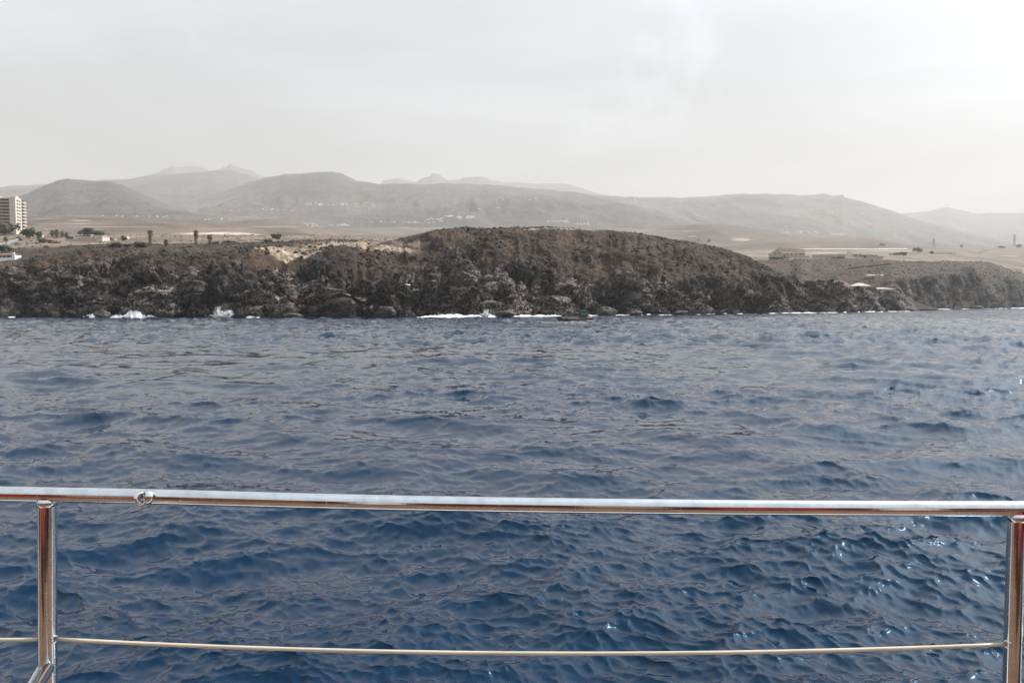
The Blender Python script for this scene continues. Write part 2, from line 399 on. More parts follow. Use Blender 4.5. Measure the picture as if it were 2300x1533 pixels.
# rocky outcrops breaking through the scrub slope
out = np.clip((fbm(Q / 11, 3, 111) - 0.27 + 0.15 * left[None, :]) * 4, 0, 1) * slope * np.clip((4.9 - par2) * 2, 0, 1) * (1 - 0.6 * left[None, :])
d += out * (0.6 + fb * 2.4 + fc * 1.3)
sh = Q.copy(); sh[..., 0] = Q[..., 0] + 0.55 * Q[..., 2]
macro = fbm(sh * np.array([1, .55, .5]) / 44, 2, 501, ridged=True)
d += 6.5 * (macro - 0.25) * np.clip(5.0 - par2, 0.06, 1) * np.clip(par2 / 1.2, 0.1, 1)
d *= np.clip((2066 - px) / 90, 0.12, 1)[None, :] * (1 - 0.3 * thin[None, :])
# caves and deep clefts seen in the cliff face
V = G - CAM; tt = V[..., 1] * math.cos(PITCH) - V[..., 2] * math.sin(PITCH)
PX = W_ / 2 + F_ * V[..., 0] / tt; PY = H_ / 2 - F_ * (V[..., 1] * math.sin(PITCH) + V[..., 2] * math.cos(PITCH)) / tt
for (cx, cy_, rx, ry, dp, tl) in ((20, 674, 62, 30, 9, 0.1), (1625, 677, 42, 18, 13, -0.35), (1262, 668, 26, 34, 9, 0), (985, 676, 40, 30, 9, 0), (1045, 688, 30, 16, 7, 0), (1192, 658, 13, 36, 7, 0.1),
                              (912, 648, 34, 9, 7, -0.1), (790, 664, 26, 14, 5, 0), (1130, 678, 26, 12, 6, 0), (155, 690, 30, 16, 7, 0), (560, 690, 30, 10, 6, 0), (1380, 664, 34, 24, 6, 0), (1700, 660, 18, 24, 6, -0.3), (1860, 672, 24, 22, 5, 0), (1485, 672, 30, 18, 5, 0), (700, 690, 26, 10, 5, 0), (330, 640, 30, 12, 5, 0)):
    ex = (PX - cx) / rx; ey = (PY - cy_ - tl * (PX - cx)) / ry; rr = ex**2 + ey**2 + 0.25 * vnoise(G / 4, 7)
    d -= 1.4 * dp * np.clip(1.15 - rr, 0, 1) ** 0.6 * np.clip(par2 / 0.9, 0, 1)
G2 = G + Nn * d[..., None]
# sharpen horizontal ledges on the cliff: small outward lips catch the light
G2[..., 2] += cliff * 0.6 * fbm(Q / 3.1, 2, 121) * np.clip(par2, 0, 1)
G2[0, :, 2] = -4
z = G2[..., 2]
wet = np.clip((1.7 + 0.8 * vnoise(G / 3, 5) - z) / 1.2, 0, 0.85)
sand = np.zeros_like(z)
for (cx, cy_, rx, ry, k) in ((640, 572, 85, 5.5, 1.0), (770, 551, 90, 9, .8), (850, 561, 100, 5, .9), (930, 549, 60, 4, .6), (1270, 517, 110, 3.2, .6), (700, 560, 150, 4, .5), (960, 590, 30, 2.5, .5), (560, 575, 25, 4, .5)):
    ex = (PX - cx) / rx; ey = (PY - cy_ + 0.02 * (PX - cx)) / ry
    sand = np.maximum(sand, k * np.clip(1.3 - ex**2 - ey**2 + 0.5 * vnoise(G / 6, 15), 0, 1))
sand *= np.clip((par2 - 3.6) * 2, 0, 1)
veg = np.clip(slope - out * 0.8, 0, 1) * (1 - np.clip((PY - 638) / 8, 0, 1) * (PX < 110))
pale = np.clip(0.75 + 1.3 * fbm(G / 24, 3, 131) - G[..., 2] / 60, 0, 1) * np.clip(cliff + out, 0, 1)
finish_terrain('rocky_headland', G2, M['head'], veg, sand, pale, wet)
HG, HVEG, HPAR, HPX = G2, veg, par2, PX

def layer(name, ringdefs, x0, x1, nc, rows, amp, freq, mat, veg=1.0, seed=0, ridge_amp=0.0, sands=(), jagged=0.0, gully=0.0, terrace=0.0):
    """ringdefs: list of (depth function points, py points)"""
    far = lambda q: q if q < 1000 else 1000 + (q - 1000) * 2.1
    ref = np.mean(ringdefs[-2][0] if not isinstance(ringdefs[-2][0], list) else [q[1] for q in ringdefs[-2][0]]); s_ = far(ref) / ref
    ringdefs = [(far(a) if not isinstance(a, list) else a, b) for a, b in ringdefs]
    amp *= s_; gully *= s_; freq /= s_
    px = np.linspace(x0, x1, nc); rings = []
    for i, (dep, pys) in enumerate(ringdefs):
        dp = pl(px, dep) if isinstance(dep, list) else px * 0 + dep
        py = pl(px, pys) if isinstance(pys, list) else px * 0 + pys
        if i == len(ringdefs) - 2 and jagged:
            py = py + jagged * fbm(np.stack([px / 20, px * 0 + seed, px * 0], -1), 4, seed, 0.6)
        rings.append(P_arr(px, py, dp))
    G, par = catmull(np.array(rings), rows)
    N = grid_normals(G)
    N[N[..., 2] < 0] *= -1
    k = len(ringdefs) - 2
    par2 = np.repeat(par[:, None], nc, 1)
    d = amp * (fbm(G * freq, 5, seed + 3) + ridge_amp * fbm(G * freq * 1.9, 4, seed + 9, ridged=True))
    if gully:   # erosion gullies running down the slope (stretched in depth)
        q = G + 0.25 / freq * np.stack([vnoise(G * freq * 1.5, seed + 31), vnoise(G * freq * 1.5, seed + 32), vnoise(G * freq, seed + 33)], -1)
        d = d + gully * fbm(q * np.array([1.0, 0.22, 0.4]) * freq * 3.0, 4, seed + 40, ridged=True)
    if terrace:
        q_ = (G[..., 2] + 3 * fbm(G * freq * 2, 3, seed + 55)) / (terrace * 3.2); st_ = q_ - np.floor(q_)
        d = d - terrace * (st_ - np.clip(st_ * 5 - 4, 0, 1)) * np.clip(0.5 + 2 * fbm(G * freq, 2, seed + 56), 0, 1)
    fade = np.clip(np.abs(par2 - k) * 1.6, 0.12, 1) * np.clip(par2 * 0.55, 0.1, 1)
    G2 = G.copy(); G2[..., 2] += d * fade
    V = G2 - CAM; tt = V[..., 1] * math.cos(PITCH) - V[..., 2] * math.sin(PITCH)
    PX = W_ / 2 + F_ * V[..., 0] / tt; PY = H_ / 2 - F_ * (V[..., 1] * math.sin(PITCH) + V[..., 2] * math.cos(PITCH)) / tt
    sand = np.zeros_like(PX)
    for (cx, cy_, rx, ry, kk) in sands:
        ex = (PX - cx) / rx; ey = (PY - cy_) / ry
        sand = np.maximum(sand, kk * np.clip(1.25 - ex**2 - ey**2 + 0.4 * vnoise(G * freq * 6, 15), 0, 1))
    vg = np.clip(veg + 0.5 * fbm(G * freq * 2, 3, seed + 70), 0, 1)
    o = finish_terrain(name, G2, mat, vg, sand, PX * 0 + 0.5, PX * 0)
    return G2

# ---- dry plain behind the headland on the left, running back to the terraced hill
PL = layer('dry_coastal_plain', [(430, [(-600, 600), (0, 592), (300, 575), (900, 575)]), (500, [(-600, 590), (0, 565), (100, 560), (300, 556), (600, 553), (950, 556)]), (600, [(-600, 560), (0, 548), (300, 546), (600, 544), (950, 548)]),
      (720, [(-600, 528), (0, 521), (60, 524), (150, 531), (300, 536), (600, 538), (950, 541)]), (900, [(-600, 515), (0, 512), (150, 524), (300, 526), (600, 528), (950, 532)]), (1100, [(-600, 530), (950, 545)]), (1300, 600)],
      -600, 1000, 380, [6, 26, 26, 26, 14, 6], 1.6, 1 / 60, M['plain'], 1.0, 200, 0.4)
layer('pale_field', [(1010, 560), (1040, [(300, 540), (420, 536), (520, 540), (640, 545), (800, 549), (900, 552)]), (1180, [(300, 526), (400, 521), (440, 519), (520, 520), (570, 524), (620, 532), (700, 541), (900, 546)]), (1300, 560)],
      300, 900, 150, [4, 14, 5], 0.9, 1 / 60, M['hill'], 1.0, 230, 0.2, sands=((500, 526, 110, 5, 1), (640, 534, 70, 2.6, .8), (580, 541, 70, 2, .6)))
layer('terraced_hill', [(1080, 560), (1150, [(-500, 528), (150, 527), (300, 526), (700, 535), (900, 545)]), (1380, [(-500, 500), (0, 497), (50, 490), (100, 482), (150, 479), (200, 482), (300, 489), (380, 493), (440, 499), (520, 506), (620, 519), (760, 532), (900, 545)]), (1560, 545)],
      -500, 900, 330, [4, 90, 8], 5.0, 1 / 150, M['hill'], 1.0, 240, 0.5, sands=((120, 491, 60, .8, .8), (185, 495, 28, 1.2, .9), (170, 502, 90, .7, .7), (250, 509, 120, .8, .5), (90, 514, 60, .8, .5)), gully=1.5, terrace=2.6)
layer('low_brown_hill', [(1450, 560), (1550, [(300, 528), (600, 522), (800, 545), (1100, 560)]), (1800, [(300, 515), (460, 505), (530, 499), (560, 494), (600, 492), (640, 495), (690, 503), (740, 511), (820, 521), (900, 532), (1000, 548), (1100, 560)]), (2000, 560)],
      300, 1100, 240, [4, 34, 6], 6.0, 1 / 170, M['hill'], 1.0, 250, 0.6, gully=2.5, sands=((620, 509, 60, 1.2, .5), (520, 512, 40, 1, .5)), terrace=3.0)
layer('valley_plain', [(1500, 575), (1700, [(400, 548), (1400, 552), (1700, 560), (2300, 560)]), (2300, [(400, 525), (900, 523), (1250, 524), (1450, 520), (1700, 530), (2300, 552)]), (3000, [(-200, 505), (400, 505), (900, 498), (1300, 500), (1700, 520), (2300, 552)]), (3300, 560)],
      200, 1900, 330, [4, 22, 22, 4], 5.0, 1 / 180, M['hill'], 1.0, 260, 0.4, gully=1.5, sands=((1480, 520, 90, 1.5, .8), (1620, 532, 60, 2, .5), (1450, 531, 60, 1.2, .8), (1000, 512, 120, 1.2, .4)))
# right-hand hills and plain
layer('rolling_hill', [(1750, 585), (1850, [(1250, 545), (2050, 556)]), (2150, [(1200, 530), (1400, 517), (1500, 507), (1560, 503), (1620, 503), (1680, 509), (1740, 521), (1800, 533), (1900, 548), (2050, 556)]), (2400, 570)],
      1200, 2050, 220, [4, 30, 6], 4.5, 1 / 170, M['hill'], 1.0, 270, 0.5, gully=2.0, sands=((1665, 538, 22, 4, .5), (1540, 519, 60, 1.5, .5)))
layer('flat_brown_hill', [(1450, 585), (1520, [(1500, 572), (2200, 565)]), (1750, [(1500, 558), (1600, 553), (1680, 541), (1750, 534), (1800, 531), (1850, 529), (1910, 530), (1960, 534), (2000, 541), (2040, 550), (2100, 556), (2200, 560)]), (1950, 575)],
      1500, 2200, 190, [4, 26, 6], 3.5, 1 / 150, M['hill'], 1.0, 280, 0.4, gully=1.2)
layer('coastal_flat', [([(1600, 960), (2100, 985), (2300, 1190), (2900, 1900)], [(1600, 600), (2000, 615), (2200, 670), (2900, 680)]), ([(1600, 1050), (2100, 1080), (2300, 1320), (2900, 2000)], [(1600, 580), (1900, 581), (2150, 606), (2300, 640), (2900, 655)]), ([(1600, 1200), (2100, 1250), (2300, 1480), (2900, 2100)], [(1600, 573), (1900, 573), (2150, 590), (2300, 606), (2900, 615)]), ([(1600, 1630), (2300, 1800), (2900, 2400)], [(1600, 568), (1800, 566), (2000, 566), (2300, 572), (2900, 572)]), ([(1600, 2890), (2900, 3300)], [(1600, 562), (1800, 558), (2000, 555), (2300, 553), (2900, 553)]), ([(1600, 3730), (2900, 3900)], 572)],
      1550, 2900, 300, [5, 12, 18, 22, 5], 2.0, 1 / 120, M['plain'], 1.0, 290, 0.3, sands=((1880, 560, 160, 2.0, 1), (1980, 563, 70, 1.5, .8), (1850, 568, 60, 1.2, .6), (2260, 575, 50, .8, .5)))
# brown promontory and hazy cliff on the right, from the waterline to its top
px = np.linspace(1640, 2620, 620)
wr = np.interp(px, [1640, 2000, 2070, 2200, 2300, 2620], [690, 720, 760, 900, 1080, 1500])
wr = wr + vnoise(np.stack([px / 30, px * 0, px * 0], -1), 6) * 16
ctop = pl(px, [(1640, 670), (1850, 655), (1950, 648), (1990, 634), (2040, 626), (2100, 618), (2180, 613), (2240, 618), (2270, 628), (2300, 636), (2400, 645), (2620, 655)])
stop = pl(px, [(1640, 592), (1700, 584), (1800, 581), (1900, 580), (2000, 584), (2060, 588), (2130, 586), (2200, 587), (2225, 590), (2250, 599), (2275, 608), (2300, 614), (2400, 624), (2620, 640)])
rr_ = [P_arr(px, px * 0 + 694, wr - 6), P_arr(px, px * 0 + 694, wr + 6), P_arr(px, ctop, wr + 34), P_arr(px, ctop * .5 + stop * .5, wr + 110), P_arr(px, stop, wr + 250), P_arr(px, stop + 10, wr + 330)]
rr_[0][:, 2] = -4; rr_[1][:, 2] = 3; rr_[5][:, 2] = rr_[4][:, 2] - 12
G, par = catmull(np.array(rr_), [5, 42, 26, 34, 5]); par2 = np.repeat(par[:, None], len(px), 1)
Nn = grid_normals(G)
if Nn[60, 300, 2] < 0: Nn = -Nn
cl = np.clip((2.1 + 0.5 * fbm(G / 40, 3, 5) - par2) / 0.4, 0, 1)
Q = G + np.stack([vnoise(G / 20, 1), vnoise(G / 20, 2), vnoise(G / 20, 3)], -1) * 6
F1, FD, cid = cells(Q * np.array([1, 1, .35]) / 12, 5)
d = cl * (fbm(Q * np.array([1, 1, .3]) / 34, 3, 8) * 10 + fbm(Q * np.array([1, 1, .4]) / 11, 3, 18, ridged=True) * 3.5 + (cid - .5) * 5 + fbm(Q / 4, 3, 19, ridged=True) * 1.5)
d += (1 - cl) * (fbm(Q / 30, 4, 28) * 2.2 + fbm(Q / 7, 2, 29, ridged=True) * 0.8) * np.clip(4.4 - par2, .2, 1)
d *= np.clip(par2, 0.3, 1)
G2 = G + Nn * d[..., None]; G2[0, :, 2] = -4
finish_terrain('promontory_cliff', G2, M['head'], 1 - cl, cl * 0, cl * np.clip(.3 + fbm(G / 40, 3, 6), 0, 1), np.clip((2.0 - G2[..., 2]) / 1.2, 0, .7))
RG = G2
# ---- mountains
layer('cone_mountain', [(1950, 540), (2100, [(-700, 500), (0, 498), (400, 500), (600, 505)]), (2550, [(-700, 480), (-100, 470), (20, 452), (60, 436), (95, 419), (130, 406), (150, 403), (180, 405), (215, 408), (245, 408), (275, 417), (305, 430), (335, 444), (370, 458), (430, 478), (600, 505)]), (2900, 500)],
      -700, 600, 300, [4, 44, 6], 9, 1 / 260, M['mtn'], 0.8, 300, 0.5, gully=26, jagged=1.2)
layer('central_ridge', [(2350, 540), (2600, [(100, 505), (1450, 505), (1650, 552)]), (3700, [(100, 500), (300, 470), (420, 455), (500, 430), (560, 411), (600, 399), (640, 392), (680, 389), (720, 387), (745, 386), (768, 391), (800, 406), (850, 414), (900, 413), (960, 415), (1040, 414), (1120, 417), (1200, 423), (1290, 432), (1370, 447), (1500, 478), (1580, 505), (1650, 545)]), (4300, 470)],
      100, 1650, 460, [4, 56, 6], 22, 1 / 480, M['mtn'], 0.8, 310, 0.6, gully=36, jagged=1.8)
layer('left_ridge', [(3400, 520), (3600, [(-900, 480), (700, 480)]), (4700, [(-900, 440), (-200, 428), (0, 420), (70, 417), (130, 412), (240, 405), (300, 401), (340, 394), (400, 392), (450, 388), (495, 384), (530, 387), (560, 395), (600, 410), (680, 430), (750, 450)]), (5200, 450)],
      -900, 750, 320, [4, 46, 6], 26, 1 / 560, M['mtn'], 0.8, 320, 0.6, gully=52, jagged=1.6)
layer('right_ridge', [(3000, 620), (3300, [(1150, 515), (1700, 545), (2000, 562), (2400, 580)]), (4800, [(1150, 460), (1290, 446), (1360, 441), (1430, 444), (1500, 444), (1560, 445), (1610, 440), (1660, 437), (1720, 436), (1790, 440), (1830, 439), (1850, 435), (1868, 441), (1880, 440), (1893, 437), (1898, 444), (1930, 453), (1965, 463), (2000, 474), (2024, 482), (2080, 500), (2160, 520), (2260, 545), (2400, 580)]), (5400, 530)],
      1150, 2400, 430, [4, 54, 6], 24, 1 / 560, M['mtn'], 0.8, 330, 0.6, gully=52, jagged=1.6)
layer('far_mesa_range', [(5600, 480), (5700, [(250, 470), (1500, 470)]), (6600, [(250, 440), (330, 396), (350, 389), (370, 379), (386, 373), (398, 377), (430, 374), (450, 377), (470, 384), (490, 384), (505, 376), (512, 372), (518, 366), (524, 371), (540, 378), (565, 385), (595, 398), (640, 415), (840, 425), (856, 414), (860, 408), (872, 402), (890, 401), (905, 404), (920, 406), (935, 410), (945, 402), (962, 397), (967, 396), (969, 389), (978, 389), (986, 391), (992, 397), (1003, 405), (1015, 407), (1030, 404), (1043, 399), (1060, 397), (1093, 398), (1103, 405), (1130, 410), (1160, 409), (1190, 412), (1210, 415), (1240, 413), (1262, 413), (1285, 417), (1310, 424), (1350, 437), (1420, 455), (1500, 470)]), (7000, 450)],
      250, 1500, 700, [3, 24, 4], 14, 1 / 600, M['mtn'], 0.7, 340, 0.6, gully=40, jagged=3.0)
layer('far_right_range', [(5300, 580), (5500, [(1850, 560), (3000, 560)]), (6700, [(1850, 520), (1960, 497), (2020, 482), (2060, 476), (2095, 473), (2112, 468), (2128, 464), (2145, 470), (2165, 475), (2190, 481), (2230, 479), (2300, 479), (2500, 477), (3000, 470)]), (7100, 520)],
      1850, 3000, 260, [3, 30, 4], 14, 1 / 600, M['mtn'], 0.7, 350, 0.6, gully=40, jagged=2.0)

# dry land floor beneath everything, so nothing stands over open sea
gb = MB().add([(-19000, 720, 3), (250, 820, 3), (450, 1020, 3), (800, 1360, 3), (1500, 1900, 3), (19000, 9000, 3), (19000, 17000, 3), (-19000, 17000, 3)], [(0, 1, 2, 3, 4, 5, 6, 7)]).build('inland_ground', M['hill'])
gb['kind'] = 'structure'

_bv = [BVHTree.FromPolygons([tuple(q) for q in v.tolist()], f.tolist()) for v, f in TERRAINS]
def drop(px_, py_):
    """ground point seen at this pixel"""
    d = pdir(px_, py_); o = Vector(CAM); best = None
    for b in _bv:
        h = b.ray_cast(o, d)
        if h[0] is not None and (best is None or h[3] < best[1]): best = (h[0], h[3], h[1])
    return best[0] if best else None
def ground(x, y):
    o = Vector((x, y, 3000)); z = None
    for b in _bv:
        h = b.ray_cast(o, Vector((0, 0, -1)))
        if h[0] is not None and (z is None or h[0].z > z): z = h[0].z
    return 0 if z is None else z

# ------------------------------------------------------------------ the sea
def ocean_tile(L, N, lmin, lmax, lpeak, ang, spread, seed):
    g = np.random.default_rng(seed)
    k1 = 2 * np.pi * np.fft.fftfreq(N, L / N); kx, ky = np.meshgrid(k1, k1, indexing='xy'); k = np.hypot(kx, ky); k[0, 0] = 1
    lam = 2 * np.pi / k; kp = 2 * np.pi / lpeak
    c = np.abs(kx * math.cos(ang) + ky * math.sin(ang)) / k
    S = np.exp(-1.25 * (kp / k) ** 2) / k ** 4 * (c ** spread + 0.10)
    S = S * (lam < lmax) * (lam > lmin); S[0, 0] = 0
    h0 = (g.standard_normal((N, N)) + 1j * g.standard_normal((N, N))) * np.sqrt(S)
    norm = L / N * 0 + 1.0
    h = np.fft.ifft2(h0) ; dx = np.fft.ifft2(-1j * kx / k * h0); dy = np.fft.ifft2(-1j * ky / k * h0)
    # physical scaling so that tiles with different N and L share one spectrum
    sc_ = N * N * (2 * np.pi / L)
    return h.real * sc_, dx.real * sc_, dy.real * sc_
def sample(T, L, N, x, y):
    u = (x / L * N) % N; v = (y / L * N) % N
    i = np.floor(u).astype(int); j = np.floor(v).astype(int); fu = u - i; fv = v - j; i1 = (i + 1) % N; j1 = (j + 1) % N; i %= N; j %= N
    return T[j, i] * (1-fu) * (1-fv) + T[j, i1] * fu * (1-fv) + T[j1, i] * (1-fu) * fv + T[j1, i1] * fu * fv
half = R(41)
th = np.concatenate([np.linspace(-half, half, 960), np.linspace(half, 2 * math.pi - half, 130)[1:-1]])
A_, B_ = 1.0 * 3700, 62.0
rs = np.geomspace(8.6, 1500, 6000); dens = A_ / rs**2 + B_ / rs
cum = np.concatenate([[0], np.cumsum(0.5 * (dens[1:] + dens[:-1]) * np.diff(rs))])
rows = np.interp(np.linspace(0, cum[-1], 640), cum, rs)
rows = np.concatenate([[0.4, 1, 2, 3.5, 5, 6.5, 7.6], rows, np.geomspace(1600, 17000, 14)])
TH, RR = np.meshgrid(th, rows)
X = RR * np.sin(TH); Y = RR * np.cos(TH)
SP = np.gradient(rows)[:, None] + 0 * TH
tiles = [(203.0, 512, 2.6, 60.0, 10.5, R(74), 4.0, 5, 1.0, 0.0), (41.0, 512, 0.5, 2.6, 10.5, R(95), 2.0, 6, 1.0, 0.35), (7.9, 256, 0.09, 0.5, 10.5, R(60), 1.0, 7, 1.0, 0.8)]
Z = np.zeros_like(X); DX = Z.copy(); DY = Z.copy()
AMP = None
gust = np.clip(0.92 + 0.9 * fbm(np.stack([X / 26, Y / 13, X * 0], -1), 3, 91), 0.6, 1.35)   # calmer and rougher patches of wind ripple
for (L, N, l0, l1, lp, ang, spr, seed, k, rot) in tiles:
    h, dx, dy = ocean_tile(L, N, l0, l1, lp, ang - rot, spr, seed)
    if AMP is None: AMP = 0.215 / h.std()
    cr, sr = math.cos(rot), math.sin(rot)
    x_ = X * cr + Y * sr; y_ = -X * sr + Y * cr
    w = np.clip((l0 * 3.2 + l1 * 0.35) / np.maximum(SP, 1e-3) - 0.15, 0, 1) * (RR < 1550)
    boost = {2.6: 1.0, 0.5: 1.15, 0.09: 1.4}[l0]
    a = AMP * boost * w * (gust if l0 < 2 else 1.0)
    hx, hy = sample(dx, L, N, x_, y_) * a, sample(dy, L, N, x_, y_) * a
    Z += sample(h, L, N, x_, y_) * a; DX += hx * cr - hy * sr; DY += hx * sr + hy * cr
lul = np.clip(0.85 + 0.95 * fbm(np.stack([X / 60, Y / 60, X * 0], -1), 2, 77), 0.45, 1.35)
Z *= lul
far_in = np.where(TH[0] > half, 0.0, 1.0)
CH = -0.85
X2 = X + CH * DX * (RR > 8) ; Y2 = Y + CH * DY * (RR > 8)
me = np_mesh('sea', np.stack([X2, Y2, Z], -1).reshape(-1, 3), grid_faces_wrap(len(rows), len(th))[:, ::-1])
rip = np.clip((RR - 15) / 170, 0, 1) ** 0.9 * np.clip(gust, 0.4, 1.3)
attr(me, 'ripple', rip)
print('sea slope rms', np.std(np.diff(Z[200:400], axis=0) / np.diff(Y2[200:400], axis=0).clip(0.01)))
m, nt, bs = mat_new('sea_water'); M['sea'] = m
co = objco(nt)
mpn = nt.nodes.new('ShaderNodeMapping'); nt.links.new(co, mpn.inputs[0]); mpn.inputs['Scale'].default_value = (0.55, 1.0, 0.2); mpn.inputs['Rotation'].default_value = (0, 0, R(-14))
na = nz(nt, mpn.outputs[0], 1.6, 5, 0.62, 0.5); nb = nz(nt, mpn.outputs[0], 0.45, 4, 0.6, 0.3)
def vec(op, a, b):
    n = nt.nodes.new('ShaderNodeVectorMath'); n.operation = op
    for i, v in enumerate((a, b)):
        if v is None: continue
        if isinstance(v, tuple): n.inputs[i].default_value = v
        elif op == 'SCALE' and i == 1: nt.links.new(v, n.inputs['Scale'])
        else: nt.links.new(v, n.inputs[i])
    return n.outputs[0]
ja = vec('MULTIPLY', vec('SUBTRACT', na.outputs['Color'], (.5, .5, .5)), (0.9, 1.5, 0)); jb = vec('MULTIPLY', vec('SUBTRACT', nb.outputs['Color'], (.5, .5, .5)), (0.5, 1.0, 0))
jit = vec('SCALE', vec('ADD', ja, jb), nmath(nt, 'ADD', nmath(nt, 'MULTIPLY', nattr(nt, 'ripple'), 1.15), 0.05))
geo = nt.nodes.new('ShaderNodeNewGeometry')
lean = nt.nodes.new('ShaderNodeCombineXYZ'); nt.links.new(nmath(nt, 'MULTIPLY', nattr(nt, 'ripple'), -0.09), lean.inputs[1])   # normals tilted seaward so far water reflects sky instead of the cliff
nrm = vec('NORMALIZE', vec('ADD', vec('ADD', geo.outputs['Normal'], jit), lean.outputs[0]), None)
nt.links.new(nrm, bs.inputs['Normal'])
bs.inputs['Base Color'].default_value = (0.0001, 0.0110, 0.033, 1)
bs.inputs['Roughness'].default_value = 0.07; bs.inputs['IOR'].default_value = 1.333
bs.inputs['Specular Tint'].default_value = (0.42, 0.78, 1.0, 1); bs.inputs['Specular IOR Level'].default_value = 0.75
sea = link_mesh('sea', me, None, m, True); sea['kind'] = 'structure'

# ------------------------------------------------------------------ scrub bushes on the slopes (uncountable)
def ico():
    t = (1 + 5 ** .5) / 2
    v = np.array([(-1,t,0),(1,t,0),(-1,-t,0),(1,-t,0),(0,-1,t),(0,1,t),(0,-1,-t),(0,1,-t),(t,0,-1),(t,0,1),(-t,0,-1),(-t,0,1)], float); v /= np.linalg.norm(v[0])
    f = np.array([(0,11,5),(0,5,1),(0,1,7),(0,7,10),(0,10,11),(1,5,9),(5,11,4),(11,10,2),(10,7,6),(7,1,8),(3,9,4),(3,4,2),(3,2,6),(3,6,8),(3,8,9),(4,9,5),(2,4,11),(6,2,10),(8,6,7),(9,8,1)])
    return v, f
IV, IF = ico()
def blobs(name, pts, size, mat, flat=0.7, jit=0.35):
    n = len(pts); v = IV[None] * (1 + jit * (rng.random((n, 12, 1)) * 2 - 1))
    v = v * size[:, None, None] * np.array([1, 1, flat]); v[..., :2] *= (0.8 + 0.5 * rng.random((n, 1, 1)))
    a = rng.random(n) * 6.28; c, s_ = np.cos(a)[:, None], np.sin(a)[:, None]
    v = np.stack([v[..., 0] * c - v[..., 1] * s_, v[..., 0] * s_ + v[..., 1] * c, v[..., 2]], -1) + pts[:, None, :]
    f = IF[None] + (np.arange(n) * 12)[:, None, None]
    me = np_mesh(name, v.reshape(-1, 3), f.reshape(-1, 3))
    return link_mesh(name, me, None, mat)
M['scrub'] = simple('dry_scrub_leaves', (0.042, 0.034, 0.022), 0.95, 0, 0.55, 0.12)
M['scrub2'] = simple('plain_scrub_leaves', (0.14, 0.10, 0.06), 0.95, 0, 0.5, 0.06)
wgt = (HVEG * (HPAR > 2.2) * (HPAR < 5.9) * (HPX > -60)); wgt = wgt * (np.clip(0.42 + fbm(HG / 16, 4, 400) + 0.6 * fbm(HG / 50, 2, 401), 0.03, 1.4) ** 2.4)
flat_i = rng.choice(wgt.size, 15000, p=(wgt / wgt.sum()).ravel())
pts = HG.reshape(-1, 3)[flat_i] + rng.normal(0, .3, (15000, 3)) * np.array([1, 1, 0.1])
o = blobs('dry_scrub', pts, 0.22 + 1.0 * rng.random(15000) ** 4, M['scrub'])
tag(o, 'low dry brown scrub covering the upper slopes of the headland', 'scrub', kind='stuff')
gi = rng.choice(PL.shape[0] * PL.shape[1], 3600); pts = PL.reshape(-1, 3)[gi]
pts = pts[(pts[:, 1] > 490) & (pts[:, 1] < 950)] ; n_ = len(pts); pts = pts + rng.normal(0, 2, (n_, 3)) * np.array([1, 1, 0])
o = blobs('plain_scrub', pts, 0.4 + 1.0 * rng.random(n_) ** 3, M['scrub2'])
tag(o, 'scattered dry bushes on the brown plain behind the headland', 'scrub', kind='stuff')
wgt = np.repeat((np.linspace(0, 1, RG.shape[0]) > 0.35)[:, None], RG.shape[1], 1).ravel().astype(float)
gi = rng.choice(wgt.size, 4000, p=wgt / wgt.sum()); pts = RG.reshape(-1, 3)[gi]; n_ = len(pts); pts = pts + rng.normal(0, 1.2, (n_, 3)) * np.array([1, 1, 0])
o = blobs('promontory_scrub', pts, 0.5 + 1.1 * rng.random(n_) ** 2.5, M['scrub2'])
tag(o, 'low scrub over the brown promontory on the right', 'scrub', kind='stuff')

# boulders in the surf at the cliff foot
M['boulder'] = simple('pale_boulder_rock', (0.085, 0.068, 0.058), 0.9, 0, 0.6, 0.5, 0.6)
def boulder(px_, py_, dep, wid, hgt, label):
    v, f = IV, IF
    import bmesh
    bm = bmesh.new(); bmesh.ops.create_icosphere(bm, subdivisions=4, radius=1.0)
    c = np.array([q.co[:] for q in bm.verts]); sd_ = int(px_)
    dd = 1 + 0.42 * fbm(c * 1.1 + sd_, 3, sd_) + 0.16 * (cells(c * 1.6 + sd_, sd_)[2] - .5) * 2 + 0.07 * fbm(c * 6 + sd_, 3, sd_, ridged=True)
    c = c * dd[:, None] * np.array([wid / 2, wid / 2.4, hgt * 0.7])
    for q, w in zip(bm.verts, c): q.co = w
    me = bpy.data.meshes.new('boulder'); bm.to_mesh(me); bm.free()
    p = P(px_, py_, dep); o = link_mesh('boulder', me, None, M['boulder'], True); o.location = (p[0], p[1], max(p[2], -0.2) - hgt * 0.35)
    return tag(o, label, 'boulder', 'boulders at the foot of the headland')
for a in ((1362, 697, 338, 7.5, 3.6, 'big pale boulder at the cliff foot just right of the small barge'),
          (1428, 701, 345, 6.0, 1.9, 'low pale slab of rock second to the right of the small barge'),
          (868, 693, 283, 6.0, 3.2, 'rounded grey boulder at the cliff foot below the little white awning'),
          (660, 706, 280, 7.0, 1.6, 'low wet boulder in the surf midway between the tall splash and the awning'),
          (232, 703, 291, 6.5, 2.6, 'dark boulder above the left patch of white surf'),
          (1135, 702, 300, 8.5, 1.9, 'dark low boulder right of the small splash in the middle surf'),
          (1530, 700, 358, 7.0, 1.8, 'broken pale rock left of the big dark cave'),
          (2040, 693, 570, 9.0, 2.6, 'pointed dark rock at the tip of the headland'),
          (2195, 688, 870, 13.0, 3.5, 'pale rounded boulder on the shore below the far hazy cliff')):
    boulder(*a)

